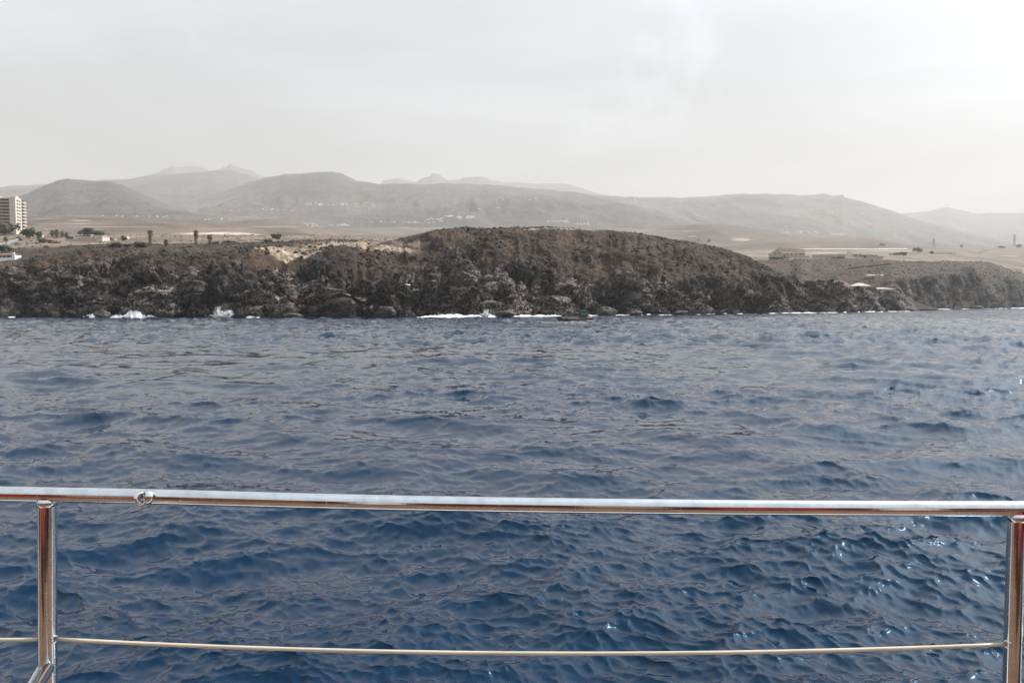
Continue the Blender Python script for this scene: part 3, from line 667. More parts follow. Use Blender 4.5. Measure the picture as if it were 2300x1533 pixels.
# ------------------------------------------------------------------ surf
m, nt, bs = mat_new('sea_foam'); M['foam'] = m
co = objco(nt); n = nz(nt, co, 0.8, 6, 0.7)
nt.links.new(ramp(nt, n.outputs['Fac'], [(0.25, (0.90, 0.90, 0.88)), (0.40, (0.96, 0.955, 0.94))]), bs.inputs['Base Color'])
bs.inputs['Roughness'].default_value = 0.6; bs.inputs['Subsurface Weight'].default_value = 0.0
bump(nt, bs, n.outputs['Fac'], 0.8, 0.3)
def surf(px0, px1, hmax, width, label, dfun=None, off=0.0, seed=1):
    dfun = dfun or (lambda q: np.interp(q, [p[0] for p in WATER], [p[1] for p in WATER]))
    n = max(40, int((px1 - px0) * 1.4)); q = np.linspace(px0, px1, n); D = dfun(q)
    env = np.clip(np.minimum(q - px0, px1 - q) / ((px1 - px0) * 0.22 + 3), 0, 1) ** 0.7
    nzv = 0.65 + 0.75 * fbm(np.stack([q / (9 if hmax < 1 else 30), q * 0 + seed, q * 0], -1), 3, seed)
    hh = hmax * env * np.clip(nzv, 0.12, 1.3)
    hh = hh * np.clip(0.2 + 1.6 * vnoise(np.stack([q / 17, q * 0 + seed * 3.3, q * 0], -1), seed + 9) + (0.62 if hmax < 1 else 3.0), 0.0, 1)
    wv = width * (0.45 + 0.55 * env) * (0.7 + 0.5 * vnoise(np.stack([q / 7, q * 0, q * 0 + seed], -1), 8))
    m_ = 11; rows_ = []
    for j in range(m_):
        t = j / (m_ - 1)
        dd = D - 6.5 + off - wv * (1 - t) * env
        prof = math.sin(min(1, t * 1.25) * math.pi / 2) ** 1.5
        p = P_arr(q, q * 0 + 700, dd + 2.0 * t); p[:, 2] = -0.25 + (hh + 0.32) * prof + 0.18 * hmax * prof * vnoise(np.stack([q / 2.1, q * 0 + j * .8, q * 0], -1), seed + 3)
        rows_.append(p)
    p = P_arr(q, q * 0 + 700, D - 1.0 + off); p[:, 2] = -0.6; rows_.append(p)
    G = np.array(rows_); me = np_mesh('sea_foam', G.reshape(-1, 3), grid_faces(G.shape[0], n))
    o = link_mesh('sea_foam', me, None, M['foam'], True)
    return tag(o, label, 'foam', 'white surf along the foot of the cliffs', 'stuff')
rdf = lambda q: np.interp(q, [1640, 2000, 2070, 2200, 2300, 2620], [690, 720, 752, 890, 1060, 1480])
for k, a in enumerate(((0, 34, .35, 3, 'thin line of foam below the dark cave at the far left'), (186, 356, 2.0, 6, 'thick white breaker at the foot of the left cliff'),
          (545, 606, .55, 4, 'short foam streak just right of the tall splash'), (936, 1150, 1.15, 6, 'long white breaker with the small splash in it'), (1130, 1262, .5, 4, 'thin foam between the small splash and the barge'),
          (1318, 1500, .36, 4, 'foam line running right from behind the barge'), (1490, 1690, .28, 4, 'foam line under the big dark cave'), (1690, 1860, .32, 4, 'broken foam at the foot of the narrow ridge'), (1850, 2050, .38, 5, 'foam around the rocks at the headland tip'))):
    surf(a[0], a[1], a[2] * 1.3, a[3] * 1.4, a[4], seed=20 + k)
for k, (a, b, c, l) in enumerate(((2062, 2140, .42, 'foam just right of the headland tip'), (2130, 2240, .42, 'foam below the middle of the far hazy cliff'), (2225, 2330, .8, 'foam below the far hazy cliff at the right edge'))):
    surf(a, b, c, 9, l, rdf, off=3, seed=40 + k)
def splash(px_, dep, wid, hgt, n, label, jets):
    """ballistic spray: each jet throws droplets along its own fan; clumps thin out with height"""
    base = P(px_, 700, dep); base[2] = 0.0; out = []; sz = []
    for (ox, hx, ww, lean) in jets:
        m = int(n * ww); nf = 9
        fing = rng.normal(0, .30, (nf, 2)); fh = rng.uniform(.55, 1.0, nf); k = rng.integers(0, nf, m)
        u = rng.random(m) ** 1.5 * fh[k]; fan = fing[k] + rng.normal(0, .10, (m, 2))
        x = ox * wid + (fan[:, 0] * (0.35 + u) + lean * u) * wid * ww; y = fan[:, 1] * (0.3 + u) * wid * .5
        z = hgt * hx * u * (1 - .35 * fan[:, 0] ** 2) + rng.normal(0, .06, m)
        out.append(np.stack([x, y, z], -1)); sz.append((0.045 + 0.30 * rng.random(m) ** 2.5 * (1 - u) ** .8))
    out = np.concatenate(out); sz = np.concatenate(sz)
    o = blobs('splash', out + base, sz, M['foam'], 0.95, 0.4)
    return tag(o, label, 'splash', 'waves bursting on the rocks', 'stuff')
splash(503, 279, 6.4, 4.8, 2600, 'tall white splash bursting on the rocks below the left slope', [(-.28, 1.0, .4, -.25), (.18, .68, .6, .1), (.0, .35, .9, 0)])
splash(1088, 294, 3.2, 3.6, 1300, 'small upright splash in the middle of the long breaker', [(0, 1.0, .7, .1), (.1, .5, .9, 0)])

# ------------------------------------------------------------------ the small working barge
M['rust'] = simple('rusty_orange_hull_paint', (0.075, 0.030, 0.022), 0.6, 0, 0.5, 1.2, 0.02)
M['tan'] = simple('weathered_tan_gunwale', (0.36, 0.27, 0.20), 0.75, 0, 0.4, 2.0)
M['green'] = simple('dark_green_cabin_paint', (0.014, 0.055, 0.046), 0.45, 0, 0.3, 2.0)
M['black'] = simple('black_rubber', (0.015, 0.015, 0.016), 0.7, 0, 0.3, 3.0)
M['white'] = simple('white_paint', (0.75, 0.75, 0.73), 0.5, 0, 0.08, 2.0)
M['glass'] = simple('pale_window_glass', (0.16, 0.21, 0.22), 0.12, 0, 0.15, 2.0)
bp = P(1292, 721.5, 222); B = empty('barge', (bp[0], bp[1], 0.12), R(2), 'small rusty orange open barge with a green wheelhouse at its stern', 'boat')
B.scale = (1.08, 1.1, 1.18)
# stations along x (bow at -x): half breadth, keel z, sheer z
st = [(-4.95, .10, .55, 1.15), (-4.7, .55, .05, 1.12), (-4.2, .95, -.25, 1.02), (-3.2, 1.3, -.4, .88), (-1.5, 1.42, -.45, .76), (1.0, 1.45, -.45, .72), (3.2, 1.4, -.45, .72), (4.4, 1.25, -.35, .78), (4.75, 1.15, -.2, .8)]
vs, fs = [], []
for (x, b, kz, sz) in st:
    vs += [(x, -b, sz), (x, -b * .96, (sz + kz) / 2), (x, -b * .62, kz + .05), (x, 0, kz), (x, b * .62, kz + .05), (x, b * .96, (sz + kz) / 2), (x, b, sz), (x, b - .12 if b > .2 else 0.03, sz), (x, (b - .12) * .9 if b > .2 else .02, .28), (x, -(b - .12) * .9 if b > .2 else -.02, .28), (x, -(b - .12) if b > .2 else -.03, sz)]
for i in range(len(st) - 1):
    for k in range(11): fs.append((i*11 + k, (i+1)*11 + k, (i+1)*11 + (k+1) % 11, i*11 + (k+1) % 11))
fs.append(tuple(range(11))); fs.append(tuple((len(st)-1)*11 + k for k in range(11))[::-1])
MB().add(vs, fs).build('hull', M['rust'], B)
for s in (-1, 1):
    MB().tube([(x, s * b, sz + .03) for (x, b, kz, sz) in st], .07, 6).build('gunwale', M['tan'], B)
MB().tube([(-5.0, -.1, 1.1), (-4.75, -.62, .85), (-4.2, -1.02, .62), (-3.4, -1.32, .5)], .13, 8).build('bow_fender', M['black'], B)
MB().tube([(-4.5, -.3, 1.05), (-4.5, -.3, 2.2)], .045, 6).build('bow_post', M['tan'], B)
MB().add([(-3.9,-1.13,.62),(-1.5,-1.45,.45),(1.4,-1.48,.42),(1.4,-1.48,.80),(-1.5,-1.45,.84),(-3.9,-1.13,1.02),(-3.9,-1.08,.62),(-1.5,-1.40,.45),(1.4,-1.43,.42),(1.4,-1.43,.80),(-1.5,-1.40,.84),(-3.9,-1.08,1.02)],[(0,1,4,5),(1,2,3,4),(6,11,10,7),(7,10,9,8),(0,6,7,1),(1,7,8,2),(2,8,9,3),(3,9,10,4),(4,10,11,5),(5,11,6,0)]).build('upper_strake', M['tan'], B)
MB().box(-3.55, -3.15, -1.50, -1.38, .32, .85).build('hull_patch', M['tan'], B)
MB().box(-3.6, -1.6, -.75, .75, .78, .86).add([], []).box(-3.5, -3.4, -.7, .7, .28, .78).box(-1.75, -1.65, -.7, .7, .28, .78).build('foredeck_bench', M['tan'], B)
cab = MB(); cab.box(1.45, 3.15, -1.0, 1.0, .7, 1.5)
for x in (1.45, 2.25, 3.03):
    for y in (-1.0, .88): cab.box(x, x + .12, y, y + .12, 1.15, 2.35)
cab.box(1.45, 3.15, -1.0, 1.0, 2.35, 2.45)
cabo = cab.build('wheelhouse', M['green'], B)
MB().add([(1.25,-1.1,2.46),(3.3,-1.1,2.46),(3.3,1.1,2.46),(1.25,1.1,2.46),(1.5,-.9,2.78),(3.1,-.9,2.86),(3.1,.9,2.86),(1.5,.9,2.78)], [(0,3,2,1),(4,5,6,7),(0,1,5,4),(1,2,6,5),(2,3,7,6),(3,0,4,7)]).build('wheelhouse_roof', M['green'], B)
for (x0, x1) in ((1.59, 2.23), (2.39, 3.01)):
    MB().box(x0, x1, -.96, -.93, 1.5, 2.2).build('window', M['glass'], cabo); MB().box(x0, x1, .93, .96, 1.5, 2.2).build('window', M['glass'], cabo)
MB().box(1.15, 1.43, -.8, .8, .3, 1.25).build('engine_hatch', M['black'], B)
tk = MB().tube([(3.5, -.05, 1.12), (3.62, -.05, 1.12), (4.5, -.05, 1.12), (4.62, -.05, 1.12)], [.28, .42, .42, .28], 14).build('white_tank', M['white'], B, True)
MB().box(3.7, 3.85, -.4, .4, .7, .8).box(4.2, 4.35, -.4, .4, .7, .8).build('tank_cradle', M['black'], B)
MB().tube([(3.2, 0.9, 2.0), (3.2, 0.9, 3.1)], .03, 5).build('aerial', M['black'], B)

# ------------------------------------------------------------------ buildings
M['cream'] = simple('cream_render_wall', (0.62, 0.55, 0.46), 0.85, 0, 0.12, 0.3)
M['shade_wall'] = simple('cream_wall_in_shade', (0.42, 0.35, 0.29), 0.85, 0, 0.12, 0.3)  # cream wall darkened: shade of the hotel front is in the colour
M['dark'] = simple('dark_window_glass', (0.035, 0.03, 0.03), 0.25, 0, 0.3, 0.5)
M['whitewall'] = simple('whitewashed_wall', (0.84, 0.82, 0.79), 0.8, 0, 0.08, 0.4)
M['tile'] = simple('terracotta_roof_tile', (0.24, 0.135, 0.095), 0.85, 0, 0.3, 0.8)
M['pinkroof'] = simple('faded_pink_roof_sheet', (0.42, 0.29, 0.24), 0.75, 0, 0.25, 0.25)
M['paleroof'] = simple('pale_sheet_roof', (0.56, 0.49, 0.43), 0.6, 0, 0.2, 0.3)
M['ruin'] = simple('crumbling_ochre_masonry', (0.42, 0.335, 0.26), 0.95, 0, 0.3, 0.35)
M['asphalt'] = simple('grey_ramp_concrete', (0.30, 0.31, 0.33), 0.9, 0, 0.2, 0.1)
M['plastic'] = simple('greenhouse_sheeting', (0.62, 0.58, 0.50), 0.5, 0, 0.15, 0.05)
M['steel_dull'] = simple('galvanised_lattice', (0.25, 0.25, 0.25), 0.6, 0.5, 0.2, 0.5)

# hotel tower at the left edge
hb = P(30, 524, 690); HT = empty('hotel_tower', (hb[0], hb[1], hb[2] - 1.0), 0, 'ten storey cream hotel tower with balcony rows at the left edge', 'building')
S = 2.98; NF = 11; wd_ = 42.0
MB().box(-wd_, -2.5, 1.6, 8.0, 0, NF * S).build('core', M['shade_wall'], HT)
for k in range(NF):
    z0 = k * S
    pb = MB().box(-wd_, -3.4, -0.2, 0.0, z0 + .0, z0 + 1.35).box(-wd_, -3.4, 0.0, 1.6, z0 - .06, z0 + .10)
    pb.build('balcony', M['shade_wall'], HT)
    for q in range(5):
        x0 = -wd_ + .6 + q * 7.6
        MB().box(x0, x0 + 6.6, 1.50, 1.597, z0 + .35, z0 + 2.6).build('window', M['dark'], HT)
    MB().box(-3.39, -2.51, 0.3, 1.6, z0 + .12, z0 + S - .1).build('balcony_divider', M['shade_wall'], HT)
MB().box(-2.5, 3.0, -0.6, 8.2, 0, NF * S + 1.4).build('stair_wall', M['cream'], HT)
for k in range(1, NF):
    for (ya) in (1.6, 4.6):
        MB().box(3.003, 3.06, ya, ya + 1.9, k * S + .7, k * S + 2.0).build('window', M['dark'], HT)
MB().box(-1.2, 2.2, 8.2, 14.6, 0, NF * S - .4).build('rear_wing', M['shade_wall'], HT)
for k in range(NF):
    MB().box(2.2, 3.9, 8.6, 14.0, k * S + .05, k * S + 1.15).build('balcony', M['cream'], HT)
    MB().box(2.203, 2.26, 9.2, 13.2, k * S + 1.2, k * S + 2.6).build('window', M['dark'], HT)
MB().box(-wd_, -2.5, -.3, 8.0, NF * S, NF * S + .9).build('roof_parapet', M['cream'], HT)
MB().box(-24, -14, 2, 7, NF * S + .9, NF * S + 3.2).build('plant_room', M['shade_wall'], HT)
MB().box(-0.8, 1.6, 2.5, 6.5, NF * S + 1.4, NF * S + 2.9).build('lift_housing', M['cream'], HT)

def arches(x0, n, w, z0, z1, y, mat, parent):
    for i in range(n):
        a = x0 + i * w; pts = [(a + .25, z0), (a + .25, z0 + (z1 - z0) * .55)]
        for t in range(7): an = math.pi * (1 - t / 6); pts.append((a + w / 2 + (w / 2 - .25) * math.cos(an), z0 + (z1 - z0) * .55 + (z1 - z0) * .4 * math.sin(an)))
        pts.append((a + w - .25, z0)); k = len(pts)
        MB().add([(p[0], y, p[1]) for p in pts] + [(p[0], y + .25, p[1]) for p in pts], [tuple(range(k)), tuple(range(k, 2 * k))[::-1]] + [(i_, i_ + k, (i_ + 1) % k + k, (i_ + 1) % k) for i_ in range(k)]).build('arch', mat, parent)
g = drop(202, 541); dv = g.y; u = dv / F_
V1 = empty('villa', (g.x, g.y, g.z - .4), 0, 'low cream villa with dark arches in front of a big green tree', 'villa')
MB().box(-33*u, 10*u, 0, 9, 0, 10*u).build('arcade_wall', M['cream'], V1)
MB().box(10*u, 32*u, -3, 9, 0, 12*u).build('main_block', M['cream'], V1)
MB().box(8*u, 33.5*u, -3.5, 9.5, 12*u, 13*u).build('flat_roof', M['cream'], V1)
MB().box(-2*u, 1*u, 3, 5, 10*u, 16*u).build('chimney', M['whitewall'], V1)
arches(-26*u, 5, 6.3*u, 1.0*u, 8.6*u, -.1, M['dark'], V1)
MB().box(12*u, 14.5*u, -3.06, -3.0, 5*u, 9*u).build('window', M['dark'], V1); MB().box(19*u, 23*u, -3.06, -3.0, 0, 7*u).build('door', M['dark'], V1); MB().box(26*u, 28*u, -3.06, -3.0, 5*u, 8*u).build('window', M['dark'], V1)
MB().box(-40*u, 30*u, -9, -8.4, -2, 1.6).build('garden_wall', M['shade_wall'], V1)
# white house at left edge, low
g = drop(14, 586); u = g.y / F_
V2 = empty('white_house', (g.x, g.y + 2, g.z - 1.0), 0, 'white terrace house with a red roof at the left edge behind the cliff top', 'house')
MB().box(-40*u, 14*u, 0, 8, 0, 12*u).build('terrace_wall', M['whitewall'], V2)
MB().box(8*u, 14.2*u, -.2, 6, 12*u, 18*u).build('end_wall', M['whitewall'], V2)
MB().box(-40*u, 5*u, 3.5, 9, 12*u, 18*u).build('upper_wall', M['shade_wall'], V2)
for k in range(4): MB().box((-30 + 9*k)*u, (-24 + 9*k)*u, 3.42, 3.5, 12.5*u, 16.5*u).build('window', M['dark'], V2)
MB().gable(-40*u, 6*u, 2.5, 9, 18*u, 3.5*u, 'x', .3).build('roof', M['tile'], V2)
MB().box(-4*u, 0*u, 5, 6, 20*u, 25*u).build('chimney', M['whitewall'], V2)
# concrete ramp beside the hotel
rp = MB(); pr = [drop(x, y) for x, y in ((-20, 556), (10, 551), (28, 544), (42, 538))]
pr = [(q.x, q.y, q.z) for q in pr]
vs = []; 
for q in pr: vs += [(q[0], q[1] - 2.5, q[2] + .2), (q[0], q[1] + 2.5, q[2] + .2), (q[0], q[1] + 2.5, q[2] + 2.6), (q[0], q[1] + 2.9, q[2] + 2.6), (q[0], q[1] + 2.9, q[2] - 2), (q[0], q[1] - 2.5, q[2] - 2)]
fs = [(i*6+k, (i+1)*6+k, (i+1)*6+(k+1) % 6, i*6+(k+1) % 6) for i in range(3) for k in range(6)] + [tuple(range(6)), tuple(range(18, 24))[::-1]]
tag(rp.add(vs, fs).build('ramp', M['asphalt']), 'grey concrete ramp climbing to the foot of the hotel tower', 'ramp')

def block_house(px_, py_, w, h, dpt, label, cat='house', mat='whitewall', roof=None, group=None, wins=2, name='house', rz=0.0, rh=None):
    g = drop(px_, py_)
    if g is None: return None
    u = g.y / F_; E = empty(name, (g.x, g.y, g.z - .3 * u), rz, label, cat, group)
    W2 = w * u / 2; H2 = h * u; D2 = dpt
    if roof:
        rh_ = (rh or h * .45) * u; MB().gable_wall(-W2, W2, 0, D2, 0, H2, rh_ * .96, 'x').build('wall', M[mat], E)
        MB().gable(-W2, W2, 0, D2, H2, rh_, 'x', .25 * u, .12 * u).build('roof', M[roof], E)
    else:
        MB().box(-W2, W2, 0, D2, 0, H2).build('wall', M[mat], E)
        MB().box(-W2 - .1 * u, W2 + .1 * u, -.1 * u, D2 + .1 * u, H2, H2 + .35 * u).build('roof', M[mat], E)
    for i in range(wins):
        x = -W2 + (i + .5) * 2 * W2 / wins; MB().box(x - .45 * u, x + .45 * u, -.06, -.003, H2 * .35, H2 * .75).build('window', M['dark'], E)
    return E
block_house(92, 544, 5, 5, 4, 'tiny white shed among the bushes left of the villa', 'shed', wins=1, name='shed')
block_house(90, 531, 4, 3, 4, 'small white hut half hidden in the palms behind the shed', 'hut', wins=1, name='hut')
block_house(282, 536, 6, 5, 5, 'pale cottage behind the round dark bush right of the villa', 'cottage', 'cream', wins=1, name='cottage')
block_house(254, 540, 5, 4, 5, 'pale ruined hut left of the round dark bush', 'hut', 'ruin', wins=1, name='hut')
block_house(590, 543, 10, 5, 6, 'pale farm shed at the end of the sandy field', 'shed', 'ruin', wins=2, name='farm_shed')

# ruined gabled hall
def ruin(px_, py_, w, h, gable_w, label, steps):
    g = drop(px_, py_); u = g.y / F_; E = empty('ruined_hall', (g.x, g.y, g.z - 1.0 * u), 0, label, 'ruin', 'ruined halls on the coastal flat')
    return E, u
E, u = ruin(1772, 579, 0, 0, 0, 'ruined ochre hall with a long pitched roof on the right-hand flat', 0)
x0, x1 = -39 * u, 36 * u; z1 = 12 * u
gw = MB()
gx0, gx1 = x0, x0 + 24 * u
gw.add([(gx0, 0, 0), (gx1, 0, 0), (gx1, 0, z1 + 2*u), ((gx0 + gx1) / 2 + 2*u, 0, z1 + 11 * u), (gx0, 0, z1 + 1*u), (gx0, .8, 0), (gx1, .8, 0), (gx1, .8, z1 + 2*u), ((gx0 + gx1) / 2 + 2*u, .8, z1 + 11 * u), (gx0, .8, z1 + 1*u)],
       [(0,1,2,3,4), (9,8,7,6,5), (0,5,6,1), (1,6,7,2), (2,7,8,3), (3,8,9,4), (4,9,5,0)]).build('gable_wall', M['ruin'], E)
MB().box(gx1, x1, 0.2, 1.0, 0, z1).box(x1 - .8, x1, 1.0, 12, 0, z1).box(x0, x0 + .8, .8, 12, 0, z1).build('side_wall', M['ruin'], E)
MB().add([((gx0+gx1)/2 + 2*u, .4, z1 + 11.2*u), (x1 - 2*u, 2, z1 + 8.2*u), (x1 + 1*u, 0, z1 + .8*u), (gx1 + 1*u, -.3, z1 + 2.6*u), ((gx0+gx1)/2 + 2*u, .4, z1 + 11.9*u), (x1 - 2*u, 2, z1 + 8.9*u), (x1 + 1*u, 0, z1 + 1.5*u), (gx1 + 1*u, -.3, z1 + 3.3*u)], [(0,1,2,3), (7,6,5,4), (0,4,5,1), (1,5,6,2), (2,6,7,3), (3,7,4,0)]).build('roof', M['ruin'], E)
for i, xx in enumerate((-32, -24)): MB().box(xx*u, (xx+3)*u, -.06, -.003, 9*u, 12*u).build('window', M['dark'], E)
for i, xx in enumerate((-6, 4, 15, 24, 30)): MB().box(xx*u, (xx+3)*u, .12, .197, 8.6*u, 11.2*u).build('window', M['dark'], E)
MB().box(-12*u, -9*u, .12, .197, 0, 7*u).build('doorway', M['dark'], E)
MB().box(-2*u, 14*u, -3, -2.4, 0, 7*u).box(20*u, 44*u, -4, -3.4, 0, 5.5*u).build('broken_wall', M['ruin'], E)
E, u = ruin(1950, 580, 0, 0, 0, 'roofless ochre ruin with one tall pointed gable on the right-hand flat', 0)
MB().add([(-50*u,0,0),(-35*u,0,0),(-35*u,0,12*u),(-38*u,0,14*u),(-43*u,0,20*u),(-47*u,0,15*u),(-50*u,0,12*u)] + [(-50*u,.8,0),(-35*u,.8,0),(-35*u,.8,12*u),(-38*u,.8,14*u),(-43*u,.8,20*u),(-47*u,.8,15*u),(-50*u,.8,12*u)],
         [tuple(range(7)), tuple(range(7, 14))[::-1]] + [(i, i + 7, (i + 1) % 7 + 7, (i + 1) % 7) for i in range(7)]).build('gable_wall', M['cream'], E)
MB().box(-35*u, -12*u, .1, .8, 0, 11*u).box(-12*u, 0, .1, .8, 0, 8*u).box(0, 6*u, .1, .8, 0, 10*u).box(6*u, 22*u, .1, .8, 0, 9*u).box(22*u, 34*u, .1, .8, 0, 6*u).box(-49.5*u, -48.5*u, .8, 14, 0, 11*u).build('long_wall', M['ruin'], E)
MB().box(-14*u, -2*u, -2.5, 0, 8*u, 9.2*u).build('porch_slab', M['ruin'], E)
for xx, zz in ((-31, 6), (-27, 6), (-20, 6), (9, 5), (15, 5)): MB().box(xx*u, (xx+2.4)*u, .02, .097, zz*u, (zz+2.6)*u).build('window', M['dark'], E)
MB().box(-10*u, -5*u, .02, .097, 0, 7*u).build('doorway', M['dark'], E); MB().box(-24*u, -22*u, .02, .097, 0, 5*u).build('doorway', M['dark'], E)
# earth wall left of the second ruin
block_house(1862, 579, 74, 7, 3, 'long low ruined wall joining the pointed gable from the left', 'wall', 'ruin', wins=1, name='ruined_wall')

# houses in the cove right of the crag
def roof_house(px_, py_, w, wh, rh, label, roofm, wallm, dpt=8, rz=0.0, name='cove_house', hip=0.5, use_drop=False):
    g = drop(px_, py_) if use_drop else None
    dd = g.y if g else 640.0; p = P(px_, py_, dd); u = dd / F_; zg = ground(p[0], p[1]); E = empty(name, (p[0], p[1], p[2]), rz, label, 'house', 'roofs in the cove behind the crag')
    W2 = w * u / 2; base = min(zg, p[2]) - p[2] - .5
    MB().box(-W2, W2, 0, dpt, base, wh * u).build('wall', M[wallm], E)
    r0 = hip * W2
    MB().add([(-W2-.4, -.5, wh*u), (W2+.4, -.5, wh*u), (W2+.4, dpt+.5, wh*u), (-W2-.4, dpt+.5, wh*u), (-W2 + r0, dpt/2, (wh+rh)*u), (W2 - r0, dpt/2, (wh+rh)*u)], [(0,1,5,4),(1,2,5),(2,3,4,5),(3,0,4),(0,3,2,1)]).build('roof', M[roofm], E)
    MB().box(-W2 * .4, -W2 * .2, -.06, -.003, 0, wh * u * .7).build('window', M['dark'], E)
    return E
roof_house(1888, 650, 66, 6, 14, 'large terracotta hipped roof in the cove behind the dark crag', 'tile', 'ruin', 12, R(10), hip=.55)
roof_house(1934, 646, 42, 4, 7, 'white sheet roof right of the large terracotta roof', 'paleroof', 'ruin', 10, R(-8), hip=.8)
roof_house(1985, 651, 54, 2, 4, 'low pale pink roof nearest the headland tip', 'pinkroof', 'ruin', 10, 0, hip=.75)
roof_house(1968, 622, 44, 3, 3, 'thin pale terrace roof behind the square chimney', 'pinkroof', 'ruin', 5, 0, hip=.3, use_drop=True)
pc = drop(1969.5, 634); pc = (pc.x, pc.y, pc.z); u = pc[1] / F_
CHM = empty('chimney_stack', (pc[0], pc[1], pc[2]), 0, 'square brown chimney standing alone above the cove roofs', 'chimney')
MB().box(-1.8*u, 1.8*u, 0, 1.4, -6, 16*u).build('shaft', M['ruin'], CHM); MB().box(-2.4*u, 2.4*u, -.3, 1.7, 16*u, 17.5*u).build('cap', M['ruin'], CHM)

# greenhouses and sheds on the coastal flat
for a in ((1895, 563, 200, 3.5, 30, 'very long low pale greenhouse roof behind the ruins'), (2010, 562, 60, 3, 26, 'shorter pale greenhouse right of the long one')):
    block_house(*a, 'greenhouse', 'plastic', 'plastic', 'greenhouses on the coastal flat', 6, 'greenhouse', rh=2.2)
block_house(2124, 571, 44, 5, 14, 'long pale green shed under the first lattice mast', 'shed', 'plastic', None, None, 8, 'long_shed')
block_house(2073, 573, 16, 3, 8, 'small white shed left of the long green shed', 'shed', 'whitewall', None, None, 2, 'small_shed')
block_house(2194, 569, 28, 5, 10, 'long white house between the two lattice masts', 'house', 'whitewall', None, None, 5, 'long_house')
block_house(2214, 564, 11, 5, 8, 'small white house right behind the long white house', 'house', 'whitewall', None, None, 2, 'annexe')
block_house(2288, 610, 17, 6, 8, 'single pale block at the right edge above the cliff', 'house', 'cream', None, None, 1, 'clifftop_house')
block_house(1480, 548, 0.1, 0.1, 1, 'x') if False else None
block_house(1555, 532, 18, 3, 10, 'low pale farmhouse between dark trees behind the headland', 'farmhouse', 'whitewall', None, None, 3, 'farmhouse')
block_house(1692, 566, 14, 3, 8, 'small white shed left of the ruined hall', 'shed', 'whitewall', None, None, 2, 'small_shed')

# little white awning on the cliff ledge
pa = P(912, 641, 286); g = pa
AW = empty('awning', tuple(pa), R(-4), 'little white canvas awning stretched over the dark cliff ledge', 'awning')
u = 286 / F_
MB().add([(-11*u, -1.5, -.1), (0, -1.8, 2.6*u), (10*u, -1.5, 0), (8*u, 1.4, .3), (0, 1.6, 3.0*u), (-8*u, 1.4, .2)] + [(-11*u, -1.5, -.04), (0, -1.8, 2.6*u+.06), (10*u, -1.5, .06), (8*u, 1.4, .36), (0, 1.6, 3.0*u+.06), (-8*u, 1.4, .26)],
         [(0,1,4,5), (1,2,3,4), (6,11,10,7), (7,10,9,8), (0,6,7,1), (1,7,8,2), (2,8,9,3), (3,9,10,4), (4,10,11,5), (5,11,6,0)]).build('canvas', M['whitewall'], AW)
for x in (-10*u, 0, 9*u): MB().tube([(x, -1.5, -2.2), (x, -1.5, 0 if x else 2.5*u)], .05, 5).build('pole', M['steel_dull'], AW)

# low dry stone wall crossing the promontory
prev = None; path = [(1905, 604), (1960, 598), (2000, 594), (2040, 590), (2075, 588)]
gp = [drop(*q) for q in path]; gp = [q for q in gp if q is not None]
vs = [];
for q in gp: vs += [(q.x, q.y - .5, q.z - 1), (q.x, q.y + .5, q.z - 1), (q.x, q.y + .5, q.z + 1.4), (q.x, q.y - .5, q.z + 1.4)]
k = len(gp); fs = [(i*4+j, (i+1)*4+j, (i+1)*4+(j+1) % 4, i*4+(j+1) % 4) for i in range(k-1) for j in range(4)] + [(0,1,2,3), (4*k-1, 4*k-2, 4*k-3, 4*k-4)]
tag(MB().add(vs, fs).build('field_wall', M['boulder']), 'low stone field wall slanting across the brown promontory', 'wall')

# lattice masts
def mast(px_, py_, hpx, label):
    g = drop(px_, py_); u = g.y / F_; H = hpx * u; E = empty('lattice_mast', tuple(g), 0, label, 'mast', 'lattice masts on the coastal flat')
    b = 2.4 * u
    for sx, sy in ((-1, -1), (1, -1), (1, 1), (-1, 1)): MB().tube([(sx * b, sy * b, -1), (sx * b * .25, sy * b * .25, H)], .28 * u, 4).build('leg', M['steel_dull'], E)
    br = MB(); n = 9
    for i in range(n):
        z0, z1_ = H * i / n, H * (i + 1) / n; b0 = b * (1 - .75 * i / n); b1_ = b * (1 - .75 * (i + 1) / n)
        br.tube([(-b0, -b0, z0), (b1_, -b1_, z1_)], .14 * u, 4); br.tube([(b0, -b0, z0), (-b1_, -b1_, z1_)], .14 * u, 4); br.tube([(-b0, b0, z0), (b1_, b1_, z1_)], .14 * u, 4)
    br.build('bracing', M['steel_dull'], E)
    for f in (.55, .7, .85): MB().box(-b * 1.5, b * 1.5, -.2 * u, .2 * u, H * f, H * f + .5 * u).build('crossarm', M['steel_dull'], E)
mast(2097, 556, 21, 'lattice mast above the long green shed')
mast(2278, 554, 28, 'taller lattice mast near the right edge')

